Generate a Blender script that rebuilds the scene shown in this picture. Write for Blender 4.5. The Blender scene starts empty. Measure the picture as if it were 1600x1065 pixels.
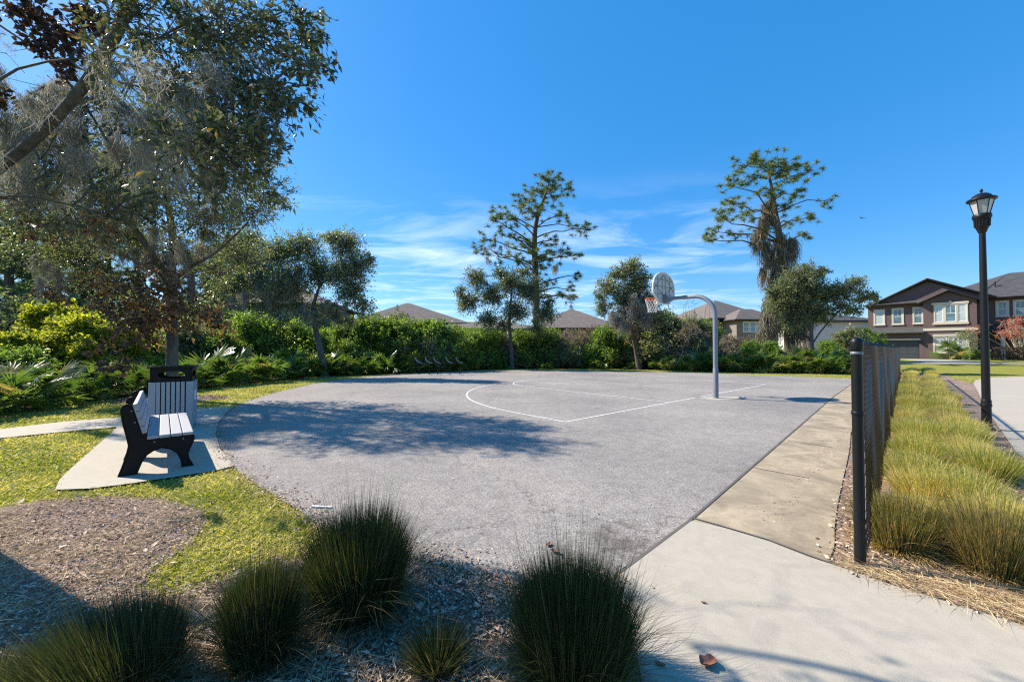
import bpy, math, random
import numpy as np
from mathutils import Vector, Matrix

rng = np.random.default_rng(7)
random.seed(7)
R = math.radians
scene = bpy.context.scene
COL = scene.collection

# ------------------------------------------------------------------ camera, sky, sun, exposure
FPX, CX, CY, EYE, PITCH = 605.0, 800.0, 532.5, 1.48, R(1.089)
cd = bpy.data.cameras.new('camera'); cam = bpy.data.objects.new('camera', cd); COL.objects.link(cam)
cd.sensor_width = 36.0; cd.lens = FPX / 1600 * 36.0
cd.clip_start = 0.05; cd.clip_end = 4000
cam.location = (0, 0, EYE); cam.rotation_euler = (R(90) + PITCH, 0, 0)
scene.camera = cam

SUN_EL = R(41); SUN_H = (-0.92, 0.392)
_n = math.hypot(*SUN_H)
SDIR = Vector((SUN_H[0]/_n*math.cos(SUN_EL), SUN_H[1]/_n*math.cos(SUN_EL), math.sin(SUN_EL)))

world = bpy.data.worlds.new("World"); scene.world = world; world.use_nodes = True
wt = world.node_tree; wn = wt.nodes; wl = wt.links
bg = wn['Background']
sky = wn.new('ShaderNodeTexSky'); sky.sky_type = 'NISHITA'; sky.sun_disc = False
sky.sun_elevation = SUN_EL; sky.sun_rotation = math.atan2(SUN_H[0], SUN_H[1])
sky.air_density = 1.0; sky.dust_density = 0.3; sky.ozone_density = 3.0; sky.altitude = 0
# thin cirrus, low over the far trees: a flat layer seen in perspective
tc = wn.new('ShaderNodeTexCoord'); sep = wn.new('ShaderNodeSeparateXYZ')
wl.new(tc.outputs['Generated'], sep.inputs[0])
def wmath(op, a, b=None, c=None, clamp=False):
    m = wn.new('ShaderNodeMath'); m.operation = op; m.use_clamp = clamp
    for i, v in enumerate((a, b, c)):
        if v is None: continue
        if isinstance(v, (int, float)): m.inputs[i].default_value = v
        else: wl.new(v, m.inputs[i])
    return m.outputs[0]
zz = wmath('MAXIMUM', sep.outputs[2], 0.02)
cxn = wmath('DIVIDE', sep.outputs[0], zz); cyn = wmath('DIVIDE', sep.outputs[1], zz)
cmb = wn.new('ShaderNodeCombineXYZ'); wl.new(cxn, cmb.inputs[0]); wl.new(cyn, cmb.inputs[1])
mp = wn.new('ShaderNodeMapping'); mp.inputs['Rotation'].default_value = (0, 0, R(20)); mp.inputs['Scale'].default_value = (0.62, 1.0, 1)
wl.new(cmb.outputs[0], mp.inputs[0])
nz = wn.new('ShaderNodeTexNoise'); nz.inputs['Scale'].default_value = 0.9; nz.inputs['Detail'].default_value = 9; nz.inputs['Roughness'].default_value = 0.62; nz.inputs['Distortion'].default_value = 0.5
wl.new(mp.outputs[0], nz.inputs['Vector'])
cr = wn.new('ShaderNodeValToRGB'); cr.color_ramp.elements[0].position = 0.47; cr.color_ramp.elements[0].color = (0, 0, 0, 1)
cr.color_ramp.elements[1].position = 0.78; cr.color_ramp.elements[1].color = (1, 1, 1, 1)
wl.new(nz.outputs[0], cr.inputs[0])
def wsm(x, a, b):
    m = wn.new('ShaderNodeMapRange'); m.interpolation_type = 'SMOOTHSTEP'
    wl.new(x, m.inputs[0]); m.inputs[1].default_value = a; m.inputs[2].default_value = b
    return m.outputs[0]
lo = wsm(sep.outputs[2], 0.0, 0.06); hi = wsm(sep.outputs[2], 0.42, 0.22)
ratio = wmath('DIVIDE', sep.outputs[0], wmath('MAXIMUM', sep.outputs[1], 0.05))
azl = wsm(ratio, -1.3, -0.5); azr = wsm(ratio, 0.85, 0.35)
msk = wmath('MULTIPLY', wmath('MULTIPLY', lo, hi), wmath('MULTIPLY', azl, azr))
cl = wmath('MULTIPLY', wmath('MULTIPLY', cr.outputs[0], msk), 0.75)
hs = wn.new('ShaderNodeHueSaturation'); hs.inputs['Saturation'].default_value = 1.3; hs.inputs['Value'].default_value = 0.97
wl.new(sky.outputs[0], hs.inputs['Color'])
mx = wn.new('ShaderNodeMix'); mx.data_type = 'RGBA'
flat = wn.new('ShaderNodeMix'); flat.data_type = 'RGBA'; flat.inputs[0].default_value = 0.55; wl.new(hs.outputs[0], flat.inputs[6]); flat.inputs[7].default_value = (0.08, 1.22, 3.2, 1)
wl.new(cl, mx.inputs[0]); wl.new(flat.outputs[2], mx.inputs[6]); mx.inputs[7].default_value = (5.0, 5.6, 6.3, 1)
wl.new(mx.outputs[2], bg.inputs[0])
bg.inputs[1].default_value = 0.15

sl = bpy.data.lights.new('sun', 'SUN'); so = bpy.data.objects.new('sun', sl); COL.objects.link(so)
sl.energy = 5.0; sl.angle = R(0.55); sl.color = (1.0, 0.90, 0.76)
so.rotation_euler = (-SDIR).to_track_quat('-Z', 'Y').to_euler(); so.location = (-20, 10, 30)

scene.view_settings.view_transform = 'Standard'; scene.view_settings.look = 'None'
scene.view_settings.exposure = 0.80; scene.view_settings.gamma = 1
scene.render.engine = 'CYCLES'
scene.cycles.max_bounces = 7; scene.cycles.diffuse_bounces = 3; scene.cycles.glossy_bounces = 2
scene.cycles.transmission_bounces = 4; scene.cycles.transparent_max_bounces = 6
scene.cycles.use_denoising = False
scene.cycles.filter_width = 1.2
scene.cycles.caustics_reflective = False; scene.cycles.caustics_refractive = False

# ------------------------------------------------------------------ survey helpers (photo sight lines -> places on the site)
def ray(px, py):
    u = (px - CX) / FPX; v = (CY - py) / FPX
    return (u, math.cos(PITCH) - v*math.sin(PITCH), math.sin(PITCH) + v*math.cos(PITCH))
def G(px, py, z=0.0):
    d = ray(px, py); k = (z - EYE) / d[2]
    return (d[0]*k, d[1]*k)
def W(px, py, Y):
    d = ray(px, py); k = Y / d[1]
    return np.array([d[0]*k, Y, EYE + d[2]*k])
FD = np.array([0.713, 0.701]); FN = np.array([0.701, -0.713]); F0 = np.array([2.34, 2.63])
def F(d, n): p = F0 + FD*d + FN*n; return (float(p[0]), float(p[1]))
def smooth(x, a, b):
    t = np.clip((x - a) / (b - a), 0, 1); return t*t*(3 - 2*t)
def gz(x, y):                      # the lawn of the big house lies a little higher
    return 0.35 * smooth(np.asarray(x)*0.713 + np.asarray(y)*0.701, 34, 52)

# ------------------------------------------------------------------ mesh building
class MB:
    def __init__(s): s.v = []; s.f = []; s.n = 0
    def add(s, verts, faces, rnd=None, mat=0, smooth=False):
        verts = np.asarray(verts, float).reshape(-1, 3); faces = np.asarray(faces, int)
        if faces.ndim == 1: faces = faces.reshape(1, -1)
        if rnd is None: rnd = np.zeros(len(faces))
        rnd = np.broadcast_to(np.asarray(rnd, float), (len(faces),))
        s.v.append(verts); s.f.append((faces + s.n, rnd, mat, smooth)); s.n += len(verts)
    def box(s, c, size, rot=0.0, mat=0, rnd=0.0):
        x, y, z = np.array(size)/2.0
        v = np.array([(i*x, j*y, k*z) for i in (-1, 1) for j in (-1, 1) for k in (-1, 1)], float)
        ca, sa = math.cos(rot), math.sin(rot)
        v = np.stack([v[:, 0]*ca - v[:, 1]*sa, v[:, 0]*sa + v[:, 1]*ca, v[:, 2]], 1) + np.array(c)
        s.add(v, [(0, 1, 3, 2), (4, 6, 7, 5), (0, 4, 5, 1), (2, 3, 7, 6), (0, 2, 6, 4), (1, 5, 7, 3)], rnd, mat)
    def bb(s, x0, x1, y0, y1, z0, z1, mat=0):
        s.box(((x0+x1)/2, (y0+y1)/2, (z0+z1)/2), (abs(x1-x0), abs(y1-y0), abs(z1-z0)), 0, mat)
    def segs(s, p0, p1, r0, r1, k=4, rnd=None, mat=0):
        p0 = np.atleast_2d(p0).astype(float); p1 = np.atleast_2d(p1).astype(float); N = len(p0)
        r0 = np.broadcast_to(np.asarray(r0, float), (N,)); r1 = np.broadcast_to(np.asarray(r1, float), (N,))
        d = p1 - p0; d /= np.maximum(np.linalg.norm(d, axis=1, keepdims=True), 1e-9)
        up = np.where(np.abs(d[:, 2:3]) > 0.9, np.array([[1., 0, 0]]), np.array([[0, 0, 1.]]))
        a = np.cross(d, up); a /= np.maximum(np.linalg.norm(a, axis=1, keepdims=True), 1e-9); b = np.cross(d, a)
        an = np.arange(k) * 2*math.pi/k
        c, q = np.cos(an)[None, :, None], np.sin(an)[None, :, None]
        ring = a[:, None]*c + b[:, None]*q
        v = np.concatenate([p0[:, None] + ring*r0[:, None, None], p1[:, None] + ring*r1[:, None, None]], 1)
        i = np.arange(k); j = (i+1) % k
        f = np.stack([i, j, j+k, i+k], 1)
        F_ = (f[None] + (np.arange(N)*2*k)[:, None, None]).reshape(-1, 4)
        s.add(v.reshape(-1, 3), F_, None if rnd is None else np.repeat(np.broadcast_to(rnd, (N,)), k), mat, k > 4)
    def tube(s, pts, radii, k=10, mat=0, caps=True, rnd=0.0):
        pts = np.asarray(pts, float); n = len(pts)
        radii = np.broadcast_to(np.asarray(radii, float), (n,))
        t = np.gradient(pts, axis=0); t /= np.maximum(np.linalg.norm(t, axis=1, keepdims=True), 1e-9)
        ref = np.array([1., 0, 0]) if abs(t[0, 2]) > 0.8 else np.array([0, 0, 1.])
        a = np.cross(t[0], ref); a /= np.linalg.norm(a); V = []
        an = np.arange(k)*2*math.pi/k
        for i in range(n):
            a = a - t[i]*np.dot(a, t[i]); a /= max(np.linalg.norm(a), 1e-9); b = np.cross(t[i], a)
            V.append(pts[i] + radii[i]*(np.cos(an)[:, None]*a + np.sin(an)[:, None]*b))
        V = np.concatenate(V); i = np.arange(k); j = (i+1) % k
        Fq = np.concatenate([np.stack([i+m*k, j+m*k, j+(m+1)*k, i+(m+1)*k], 1) for m in range(n-1)])
        s.add(V, Fq, rnd, mat, True)
        if caps:
            s.add(V[:k], [tuple(range(k))[::-1]], rnd, mat); s.add(V[-k:], [tuple(range(k))], rnd, mat)
    def lathe(s, prof, k=24, c=(0, 0, 0), mat=0, phase=0.0, smooth=True):
        prof = np.asarray(prof, float); an = np.arange(k)*2*math.pi/k + phase; n = len(prof)
        V = np.stack([prof[:, 0:1]*np.cos(an), prof[:, 0:1]*np.sin(an), np.repeat(prof[:, 1:2], k, 1)], 2).reshape(-1, 3) + np.array(c)
        i = np.arange(k); j = (i+1) % k
        Fq = np.concatenate([np.stack([i+m*k, j+m*k, j+(m+1)*k, i+(m+1)*k], 1) for m in range(n-1)])
        s.add(V, Fq, 0, mat, smooth)
    def prism(s, poly, h0, h1, frame=None, mat=0):
        """polygon (a,b) extruded along c from h0 to h1; frame maps (a,b,c) arrays -> xyz"""
        poly = np.asarray(poly, float); n = len(poly)
        if frame is None: frame = lambda a, b, c: np.stack([a, b, c], 1)
        A = frame(poly[:, 0], poly[:, 1], np.full(n, h0)); B = frame(poly[:, 0], poly[:, 1], np.full(n, h1))
        s.add(A, [tuple(range(n))[::-1]], 0, mat); s.add(B, [tuple(range(n))], 0, mat)
        i = np.arange(n); j = (i+1) % n
        s.add(np.concatenate([A, B]), np.stack([i, j, j+n, i+n], 1), 0, mat)
    def leaves(s, c, d, nrm, L, Wd, rnd, mat=0, fold=0.25):
        N = len(c); d = d/np.maximum(np.linalg.norm(d, axis=1, keepdims=True), 1e-9)
        side = np.cross(d, nrm); side /= np.maximum(np.linalg.norm(side, axis=1, keepdims=True), 1e-9)
        up = np.cross(side, d)
        L = np.broadcast_to(L, (N,))[:, None]; Wd = np.broadcast_to(Wd, (N,))[:, None]
        v = np.stack([c, c + d*L*0.5 + side*Wd*0.5 + up*Wd*fold, c + d*L, c + d*L*0.45 - side*Wd*0.5 + up*Wd*fold], 1)
        s.add(v.reshape(-1, 3), np.arange(4*N).reshape(N, 4), rnd, mat)
    def blades(s, base, d, L, droop, wd, rnd, nseg=3, side=None, mat=0, tipw=0.08, dd=None):
        N = len(base); d = d/np.maximum(np.linalg.norm(d, axis=1, keepdims=True), 1e-9)
        L = np.broadcast_to(L, (N,)); droop = np.broadcast_to(droop, (N,)); wd = np.broadcast_to(wd, (N,))
        if side is None:
            r = rng.normal(size=(N, 3)); side = np.cross(d, r)
        side = side/np.maximum(np.linalg.norm(side, axis=1, keepdims=True), 1e-9)
        t = np.linspace(0, 1, nseg+1)[None, :, None]
        g = np.array([0, 0, -1.0]) if dd is None else dd[:, None]
        P = base[:, None] + d[:, None]*(L[:, None, None]*t) + g*(droop*L)[:, None, None]*t*t
        w = (wd[:, None, None]*0.5)*(1 - (1-tipw)*t**2.0)
        v = np.stack([P - side[:, None]*w, P + side[:, None]*w], 2).reshape(-1, 3)
        q = np.arange(nseg)*2; f = np.stack([q, q+1, q+3, q+2], 1)
        Fq = (f[None] + (np.arange(N)*2*(nseg+1))[:, None, None]).reshape(-1, 4)
        s.add(v, Fq, np.repeat(np.broadcast_to(rnd, (N,)), nseg), mat)
    def mesh(s, name, mats):
        me = bpy.data.meshes.new(name)
        if not isinstance(mats, (list, tuple)): mats = [mats]
        for m in mats: me.materials.append(m)
        V = np.concatenate(s.v); me.vertices.add(len(V)); me.vertices.foreach_set('co', V.ravel().astype(np.float32))
        li = []; st = []; mi = []; sm = []; rn = []; off = 0
        for f, r, m, sh in s.f:
            k = f.shape[1]; li.append(f.ravel()); st.append(off + np.arange(len(f))*k); off += f.size
            mi.append(np.full(len(f), m)); sm.append(np.full(len(f), sh)); rn.append(r)
        li = np.concatenate(li); st = np.concatenate(st)
        me.loops.add(len(li)); me.loops.foreach_set('vertex_index', li.astype(np.int32))
        me.polygons.add(len(st)); me.polygons.foreach_set('loop_start', st.astype(np.int32))
        me.update(calc_edges=True)
        me.polygons.foreach_set('material_index', np.concatenate(mi).astype(np.int32))
        me.polygons.foreach_set('use_smooth', np.concatenate(sm).astype(bool))
        a = me.attributes.new('rnd', 'FLOAT', 'FACE'); a.data.foreach_set('value', np.concatenate(rn).astype(np.float32))
        me.validate(); me.update()
        return me
    def build(s, name, mats, parent=None):
        o = bpy.data.objects.new(name, s.mesh(name, mats)); COL.objects.link(o)
        if parent is not None: o.parent = parent
        return o

def tag(o, label, cat, group=None, kind=None):
    if label: o['label'] = label
    if cat: o['category'] = cat
    if group: o['group'] = group
    if kind: o['kind'] = kind
    return o
def struct(o): o['kind'] = 'structure'; return o
def thing(name, label, cat, loc=(0, 0, 0), rz=0.0, group=None):
    o = bpy.data.objects.new(name, None); COL.objects.link(o); o.empty_display_size = 0.2
    o.location = loc; o.rotation_euler = (0, 0, rz)
    return tag(o, label, cat, group)
KIDS = {}
def reg(root, *parts): KIDS[root.name] = list(parts); return root
def dup(root, loc, rz=0.0, sc=1.0, label=None, group=None):
    r = root.copy(); COL.objects.link(r); r.location = loc; r.rotation_euler = (0, 0, rz)
    r.scale = sc if isinstance(sc, (tuple, list)) else (sc, sc, sc)
    if label: r['label'] = label
    if group: r['group'] = group
    for ch in KIDS.get(root.name, []):
        c = ch.copy(); COL.objects.link(c); c.parent = r
    return r

# ------------------------------------------------------------------ materials
def newmat(name):
    m = bpy.data.materials.new(name); m.use_nodes = True
    return m, m.node_tree, m.node_tree.nodes['Principled BSDF']
def ramp(nt, cols, pos=None):
    r = nt.nodes.new('ShaderNodeValToRGB'); e = r.color_ramp.elements
    while len(e) < len(cols): e.new(0.5)
    for i, c in enumerate(cols):
        e[i].position = i/(len(cols)-1) if pos is None else pos[i]; e[i].color = (*c, 1)
    return r
def noise(nt, scale, detail=4, rough=0.6, vec=None, dist=0.0):
    n = nt.nodes.new('ShaderNodeTexNoise'); n.inputs['Scale'].default_value = scale; n.inputs['Detail'].default_value = detail
    n.inputs['Roughness'].default_value = rough; n.inputs['Distortion'].default_value = dist
    if vec is None:
        t = nt.nodes.new('ShaderNodeTexCoord'); vec = t.outputs['Object']
    nt.links.new(vec, n.inputs['Vector']); return n
def mixc(nt, fac, a, b, mode='MIX'):
    m = nt.nodes.new('ShaderNodeMix'); m.data_type = 'RGBA'; m.blend_type = mode
    for i, v in ((0, fac), (6, a), (7, b)):
        if isinstance(v, (int, float)): m.inputs[i].default_value = v
        elif isinstance(v, tuple): m.inputs[i].default_value = (*v, 1)
        else: nt.links.new(v, m.inputs[i])
    return m.outputs[2]
def bump(nt, bs, h, strength=0.4, dist=0.01):
    b = nt.nodes.new('ShaderNodeBump'); b.inputs['Strength'].default_value = strength; b.inputs['Distance'].default_value = dist
    nt.links.new(h, b.inputs['Height']); nt.links.new(b.outputs[0], bs.inputs['Normal'])
def leafmat(name, cols, trans=0.35, rough=0.5, tcol=1.5, spec=0.5, k=1.0, tb=0.5):
    cols = [tuple(min(0.8, q*k) for q in c) for c in cols]
    m, nt, bs = newmat(name)
    a = nt.nodes.new('ShaderNodeAttribute'); a.attribute_name = 'rnd'
    oi = nt.nodes.new('ShaderNodeObjectInfo')
    r = ramp(nt, cols); nt.links.new(a.outputs['Fac'], r.inputs[0])
    hsv = nt.nodes.new('ShaderNodeHueSaturation')
    mr = nt.nodes.new('ShaderNodeMapRange'); mr.inputs[3].default_value = 0.82; mr.inputs[4].default_value = 1.15
    nt.links.new(oi.outputs['Random'], mr.inputs[0]); nt.links.new(mr.outputs[0], hsv.inputs['Value'])
    nt.links.new(r.outputs[0], hsv.inputs['Color'])
    nt.links.new(hsv.outputs[0], bs.inputs['Base Color'])
    bs.inputs['Roughness'].default_value = rough; bs.inputs['Specular IOR Level'].default_value = spec
    tr = nt.nodes.new('ShaderNodeBsdfTranslucent')
    tcn = mixc(nt, 1.0, hsv.outputs[0], (tcol, tcol*1.03, tcol*tb), 'MULTIPLY')
    nt.links.new(tcn, tr.inputs['Color'])
    ms = nt.nodes.new('ShaderNodeMixShader'); ms.inputs[0].default_value = trans
    nt.links.new(bs.outputs[0], ms.inputs[1]); nt.links.new(tr.outputs[0], ms.inputs[2])
    nt.links.new(ms.outputs[0], nt.nodes['Material Output'].inputs['Surface'])
    return m
def plain(name, col, rough=0.5, metal=0.0, var=0.12, scale=8.0, bstr=0.0, bscale=60.0, spec=0.5):
    m, nt, bs = newmat(name)
    n = noise(nt, scale, 5)
    r = ramp(nt, [tuple(c*(1-var) for c in col), tuple(min(1, c*(1+var)) for c in col)], [0.3, 0.7])
    nt.links.new(n.outputs[0], r.inputs[0]); nt.links.new(r.outputs[0], bs.inputs['Base Color'])
    bs.inputs['Roughness'].default_value = rough; bs.inputs['Metallic'].default_value = metal; bs.inputs['Specular IOR Level'].default_value = spec
    if bstr:
        n2 = noise(nt, bscale, 4); bump(nt, bs, n2.outputs[0], bstr, 0.005)
    return m
def barkmat(name, c1, c2, scale=14):
    m, nt, bs = newmat(name)
    t = nt.nodes.new('ShaderNodeTexCoord'); mpn = nt.nodes.new('ShaderNodeMapping'); mpn.inputs['Scale'].default_value = (1, 1, 0.3)
    nt.links.new(t.outputs['Object'], mpn.inputs[0])
    n = noise(nt, scale, 6, 0.7, mpn.outputs[0]); r = ramp(nt, [c1, c2], [0.35, 0.68])
    nt.links.new(n.outputs[0], r.inputs[0]); nt.links.new(r.outputs[0], bs.inputs['Base Color'])
    bs.inputs['Roughness'].default_value = 0.9; bump(nt, bs, n.outputs[0], 0.9, 0.03); return m

# leaf palettes
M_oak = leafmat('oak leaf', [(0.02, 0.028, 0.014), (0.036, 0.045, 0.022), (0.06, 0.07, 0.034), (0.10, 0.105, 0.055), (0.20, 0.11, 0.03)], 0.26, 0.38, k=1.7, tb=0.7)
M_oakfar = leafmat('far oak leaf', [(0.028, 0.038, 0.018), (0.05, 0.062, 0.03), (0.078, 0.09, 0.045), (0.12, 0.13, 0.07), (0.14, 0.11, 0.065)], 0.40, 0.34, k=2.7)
M_dead = leafmat('dead leaf', [(0.05, 0.028, 0.02), (0.09, 0.05, 0.033), (0.14, 0.082, 0.05), (0.24, 0.14, 0.075)], 0.35, 0.55, k=1.7)
M_dead_backlit = leafmat('backlit dead leaf', [(0.04, 0.02, 0.018), (0.07, 0.035, 0.028), (0.11, 0.055, 0.04)], 0.25, 0.55)  # darker copy of the dead leaf, its backlit shade put into the colour
M_moss = leafmat('hanging moss', [(0.20, 0.185, 0.155), (0.34, 0.32, 0.275), (0.50, 0.47, 0.40)], 0.45, 0.9, 1.0, 0.1, tb=0.95)
M_palm = leafmat('palmetto leaf', [(0.022, 0.042, 0.012), (0.045, 0.078, 0.018), (0.085, 0.125, 0.028), (0.15, 0.175, 0.045), (0.24, 0.18, 0.09)], 0.45, 0.30, k=1.7)
M_lime = leafmat('bright leaf', [(0.08, 0.10, 0.012), (0.17, 0.19, 0.02), (0.28, 0.29, 0.03), (0.38, 0.36, 0.04)], 0.5, 0.4, k=1.4)
M_shrub = leafmat('shrub leaf', [(0.03, 0.05, 0.012), (0.055, 0.09, 0.018), (0.09, 0.14, 0.026), (0.16, 0.19, 0.045)], 0.48, 0.35, k=2.5)
M_dry = leafmat('dry twig leaf', [(0.08, 0.065, 0.055), (0.14, 0.11, 0.09), (0.19, 0.155, 0.125), (0.12, 0.12, 0.06)], 0.3, 0.8, k=1.9)
M_pine = leafmat('pine needle', [(0.035, 0.06, 0.022), (0.06, 0.09, 0.03), (0.095, 0.125, 0.045), (0.15, 0.13, 0.06)], 0.35, 0.5, k=1.7)
M_tuft = leafmat('ornamental grass', [(0.06, 0.09, 0.012), (0.15, 0.18, 0.025), (0.30, 0.29, 0.06), (0.50, 0.42, 0.17), (0.55, 0.39, 0.21)], 0.45, 0.5, k=1.3)
M_tuftf = leafmat('front ornamental grass', [(0.035, 0.055, 0.010), (0.08, 0.11, 0.018), (0.17, 0.17, 0.04), (0.36, 0.27, 0.09), (0.46, 0.31, 0.14)], 0.35, 0.5, k=1.15)
M_reed_shaded = leafmat('dark ornamental grass', [(0.022, 0.042, 0.014), (0.04, 0.068, 0.02), (0.065, 0.09, 0.028), (0.13, 0.12, 0.05), (0.30, 0.24, 0.14)], 0.3, 0.5, k=0.75)  # foreground grass: the oak's shade is partly darkened into these colours
M_lawnb = leafmat('lawn blade', [(0.10, 0.14, 0.02), (0.25, 0.26, 0.035), (0.42, 0.37, 0.11), (0.57, 0.47, 0.23), (0.66, 0.54, 0.37)], 0.4, 0.55, k=1.15)
M_red = leafmat('red leaf', [(0.30, 0.04, 0.025), (0.50, 0.09, 0.05), (0.60, 0.16, 0.10)], 0.4, 0.5)
M_hedge = leafmat('hedge leaf', [(0.05, 0.03, 0.03), (0.09, 0.05, 0.045), (0.10, 0.10, 0.04)], 0.25, 0.5)
M_chip = leafmat('bark chip', [(0.08, 0.045, 0.03), (0.19, 0.12, 0.08), (0.29, 0.195, 0.135), (0.40, 0.29, 0.21), (0.54, 0.43, 0.33)], 0.0, 0.85, spec=0.2, k=1.3)
M_straw = leafmat('straw', [(0.26, 0.17, 0.09), (0.44, 0.32, 0.17), (0.60, 0.48, 0.29)], 0.1, 0.7, k=1.2)
M_bark = barkmat('grey bark', (0.05, 0.045, 0.038), (0.17, 0.15, 0.13))
M_barkb = barkmat('brown bark', (0.05, 0.035, 0.027), (0.16, 0.12, 0.09), 10)
M_twig = plain('twig', (0.085, 0.07, 0.058), 0.9)
# paving
m, nt, bs = newmat('asphalt')
n1 = noise(nt, 0.35, 4); n2 = noise(nt, 95, 3, 0.75); n3 = noise(nt, 5, 5, 0.7)
vo = nt.nodes.new('ShaderNodeTexVoronoi'); vo.inputs['Scale'].default_value = 130; t = nt.nodes.new('ShaderNodeTexCoord'); nt.links.new(t.outputs['Object'], vo.inputs['Vector'])
sepc = nt.nodes.new('ShaderNodeSeparateColor'); nt.links.new(vo.outputs['Color'], sepc.inputs[0])
r1 = ramp(nt, [(0.13, 0.125, 0.12), (0.21, 0.20, 0.19), (0.275, 0.262, 0.245), (0.42, 0.40, 0.37)], [0.05, 0.35, 0.75, 1.0]); nt.links.new(sepc.outputs[0], r1.inputs[0])
r2 = ramp(nt, [(0.94, 0.905, 0.89), (1.30, 1.24, 1.17)], [0.35, 0.65]); nt.links.new(n1.outputs[0], r2.inputs[0])
r3 = ramp(nt, [(0.88, 0.87, 0.86), (1.06, 1.06, 1.06)], [0.35, 0.6]); nt.links.new(n3.outputs[0], r3.inputs[0])
c = mixc(nt, 1.0, r1.outputs[0], r2.outputs[0], 'MULTIPLY'); c = mixc(nt, 1.0, c, r3.outputs[0], 'MULTIPLY')
# old damp stain beside the walk, and a faint crack net
sx, sy = G(965, 848)
mpn = nt.nodes.new('ShaderNodeMapping'); mpn.vector_type = 'POINT'; mpn.inputs['Location'].default_value = (-sx, -sy, 0)
nt.links.new(t.outputs['Object'], mpn.inputs[0])
ln = nt.nodes.new('ShaderNodeVectorMath'); ln.operation = 'LENGTH'; nt.links.new(mpn.outputs[0], ln.inputs[0])
ad = nt.nodes.new('ShaderNodeMath'); ad.operation = 'ADD'; nt.links.new(ln.outputs['Value'], ad.inputs[0])
n5 = noise(nt, 6, 5, 0.7); nt.links.new(n5.outputs[0], ad.inputs[1])
rs = ramp(nt, [(0.45, 0.43, 0.42), (1, 1, 1)], [0.55, 0.85]); nt.links.new(ad.outputs[0], rs.inputs[0])
c = mixc(nt, 1.0, c, rs.outputs[0], 'MULTIPLY')
v2 = nt.nodes.new('ShaderNodeTexVoronoi'); v2.feature = 'DISTANCE_TO_EDGE'; v2.inputs['Scale'].default_value = 0.16
nw = noise(nt, 1.3, 5, 0.7); va = nt.nodes.new('ShaderNodeVectorMath'); va.operation = 'ADD'
vs = nt.nodes.new('ShaderNodeVectorMath'); vs.operation = 'SCALE'; vs.inputs['Scale'].default_value = 1.2
nt.links.new(nw.outputs['Color'], vs.inputs[0]); nt.links.new(t.outputs['Object'], va.inputs[0]); nt.links.new(vs.outputs[0], va.inputs[1]); nt.links.new(va.outputs[0], v2.inputs['Vector'])
rc = ramp(nt, [(0.6, 0.59, 0.58), (1, 1, 1)], [0.0, 0.004]); nt.links.new(v2.outputs['Distance'], rc.inputs[0])
c = mixc(nt, 1.0, c, rc.outputs[0], 'MULTIPLY')
nt.links.new(c, bs.inputs['Base Color']); bs.inputs['Roughness'].default_value = 0.85; bs.inputs['Specular IOR Level'].default_value = 0.35
bump(nt, bs, vo.outputs['Distance'], 0.55, 0.004); M_asph = m

def concrete(name, base, var, stain=None, stain_amt=0.0):
    m, nt, bs = newmat(name)
    n1 = noise(nt, 0.9, 6, 0.65); n2 = noise(nt, 140, 3, 0.6); n3 = noise(nt, 12, 6, 0.7)
    r1 = ramp(nt, [tuple(x*(1-var) for x in base), tuple(x*(1+var*0.5) for x in base)], [0.3, 0.7]); nt.links.new(n1.outputs[0], r1.inputs[0])
    r2 = ramp(nt, [(0.86,)*3, (1.06,)*3], [0.3, 0.65]); nt.links.new(n2.outputs[0], r2.inputs[0])
    c = mixc(nt, 1.0, r1.outputs[0], r2.outputs[0], 'MULTIPLY')
    r3 = ramp(nt, [(0.93, 0.92, 0.9), (1.03, 1.03, 1.03)], [0.35, 0.6]); nt.links.new(n3.outputs[0], r3.inputs[0])
    c = mixc(nt, 1.0, c, r3.outputs[0], 'MULTIPLY')
    # small pits
    v = nt.nodes.new('ShaderNodeTexVoronoi'); v.inputs['Scale'].default_value = 9; t = nt.nodes.new('ShaderNodeTexCoord'); nt.links.new(t.outputs['Object'], v.inputs['Vector'])
    rp = ramp(nt, [(0.6, 0.57, 0.53), (1, 1, 1)], [0.03, 0.06]); nt.links.new(v.outputs['Distance'], rp.inputs[0]); c = mixc(nt, 1.0, c, rp.outputs[0], 'MULTIPLY')
    if stain:
        n4 = noise(nt, 1.6, 8, 0.75, dist=0.6); r4 = ramp(nt, [(0, 0, 0), (1, 1, 1)], [0.42, 0.62]); nt.links.new(n4.outputs[0], r4.inputs[0])
        f = nt.nodes.new('ShaderNodeMath'); f.operation = 'MULTIPLY'; f.inputs[1].default_value = stain_amt; nt.links.new(r4.outputs[0], f.inputs[0])
        c = mixc(nt, f.outputs[0], c, stain)
    nt.links.new(c, bs.inputs['Base Color']); bs.inputs['Roughness'].default_value = 0.85; bump(nt, bs, n2.outputs[0], 0.3, 0.003)
    return m
M_conc = concrete('broomed concrete', (0.42, 0.376, 0.302), 0.07)
M_conct = concrete('weathered concrete', (0.43, 0.35, 0.24), 0.16, (0.19, 0.155, 0.105), 0.8)
M_joint = plain('joint', (0.12, 0.105, 0.09), 0.9)
m, nt, bs = newmat('lawn')
n1 = noise(nt, 1.1, 5); n2 = noise(nt, 45, 4, 0.75); n3 = noise(nt, 0.12, 3)
r1 = ramp(nt, [(0.09, 0.075, 0.018), (0.22, 0.22, 0.04), (0.36, 0.32, 0.09), (0.44, 0.36, 0.16)], [0.25, 0.45, 0.6, 0.8]); nt.links.new(n2.outputs[0], r1.inputs[0])
r2 = ramp(nt, [(0.85, 1.0, 0.8), (1.1, 1.0, 0.9)], [0.35, 0.65]); nt.links.new(n1.outputs[0], r2.inputs[0])
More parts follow.
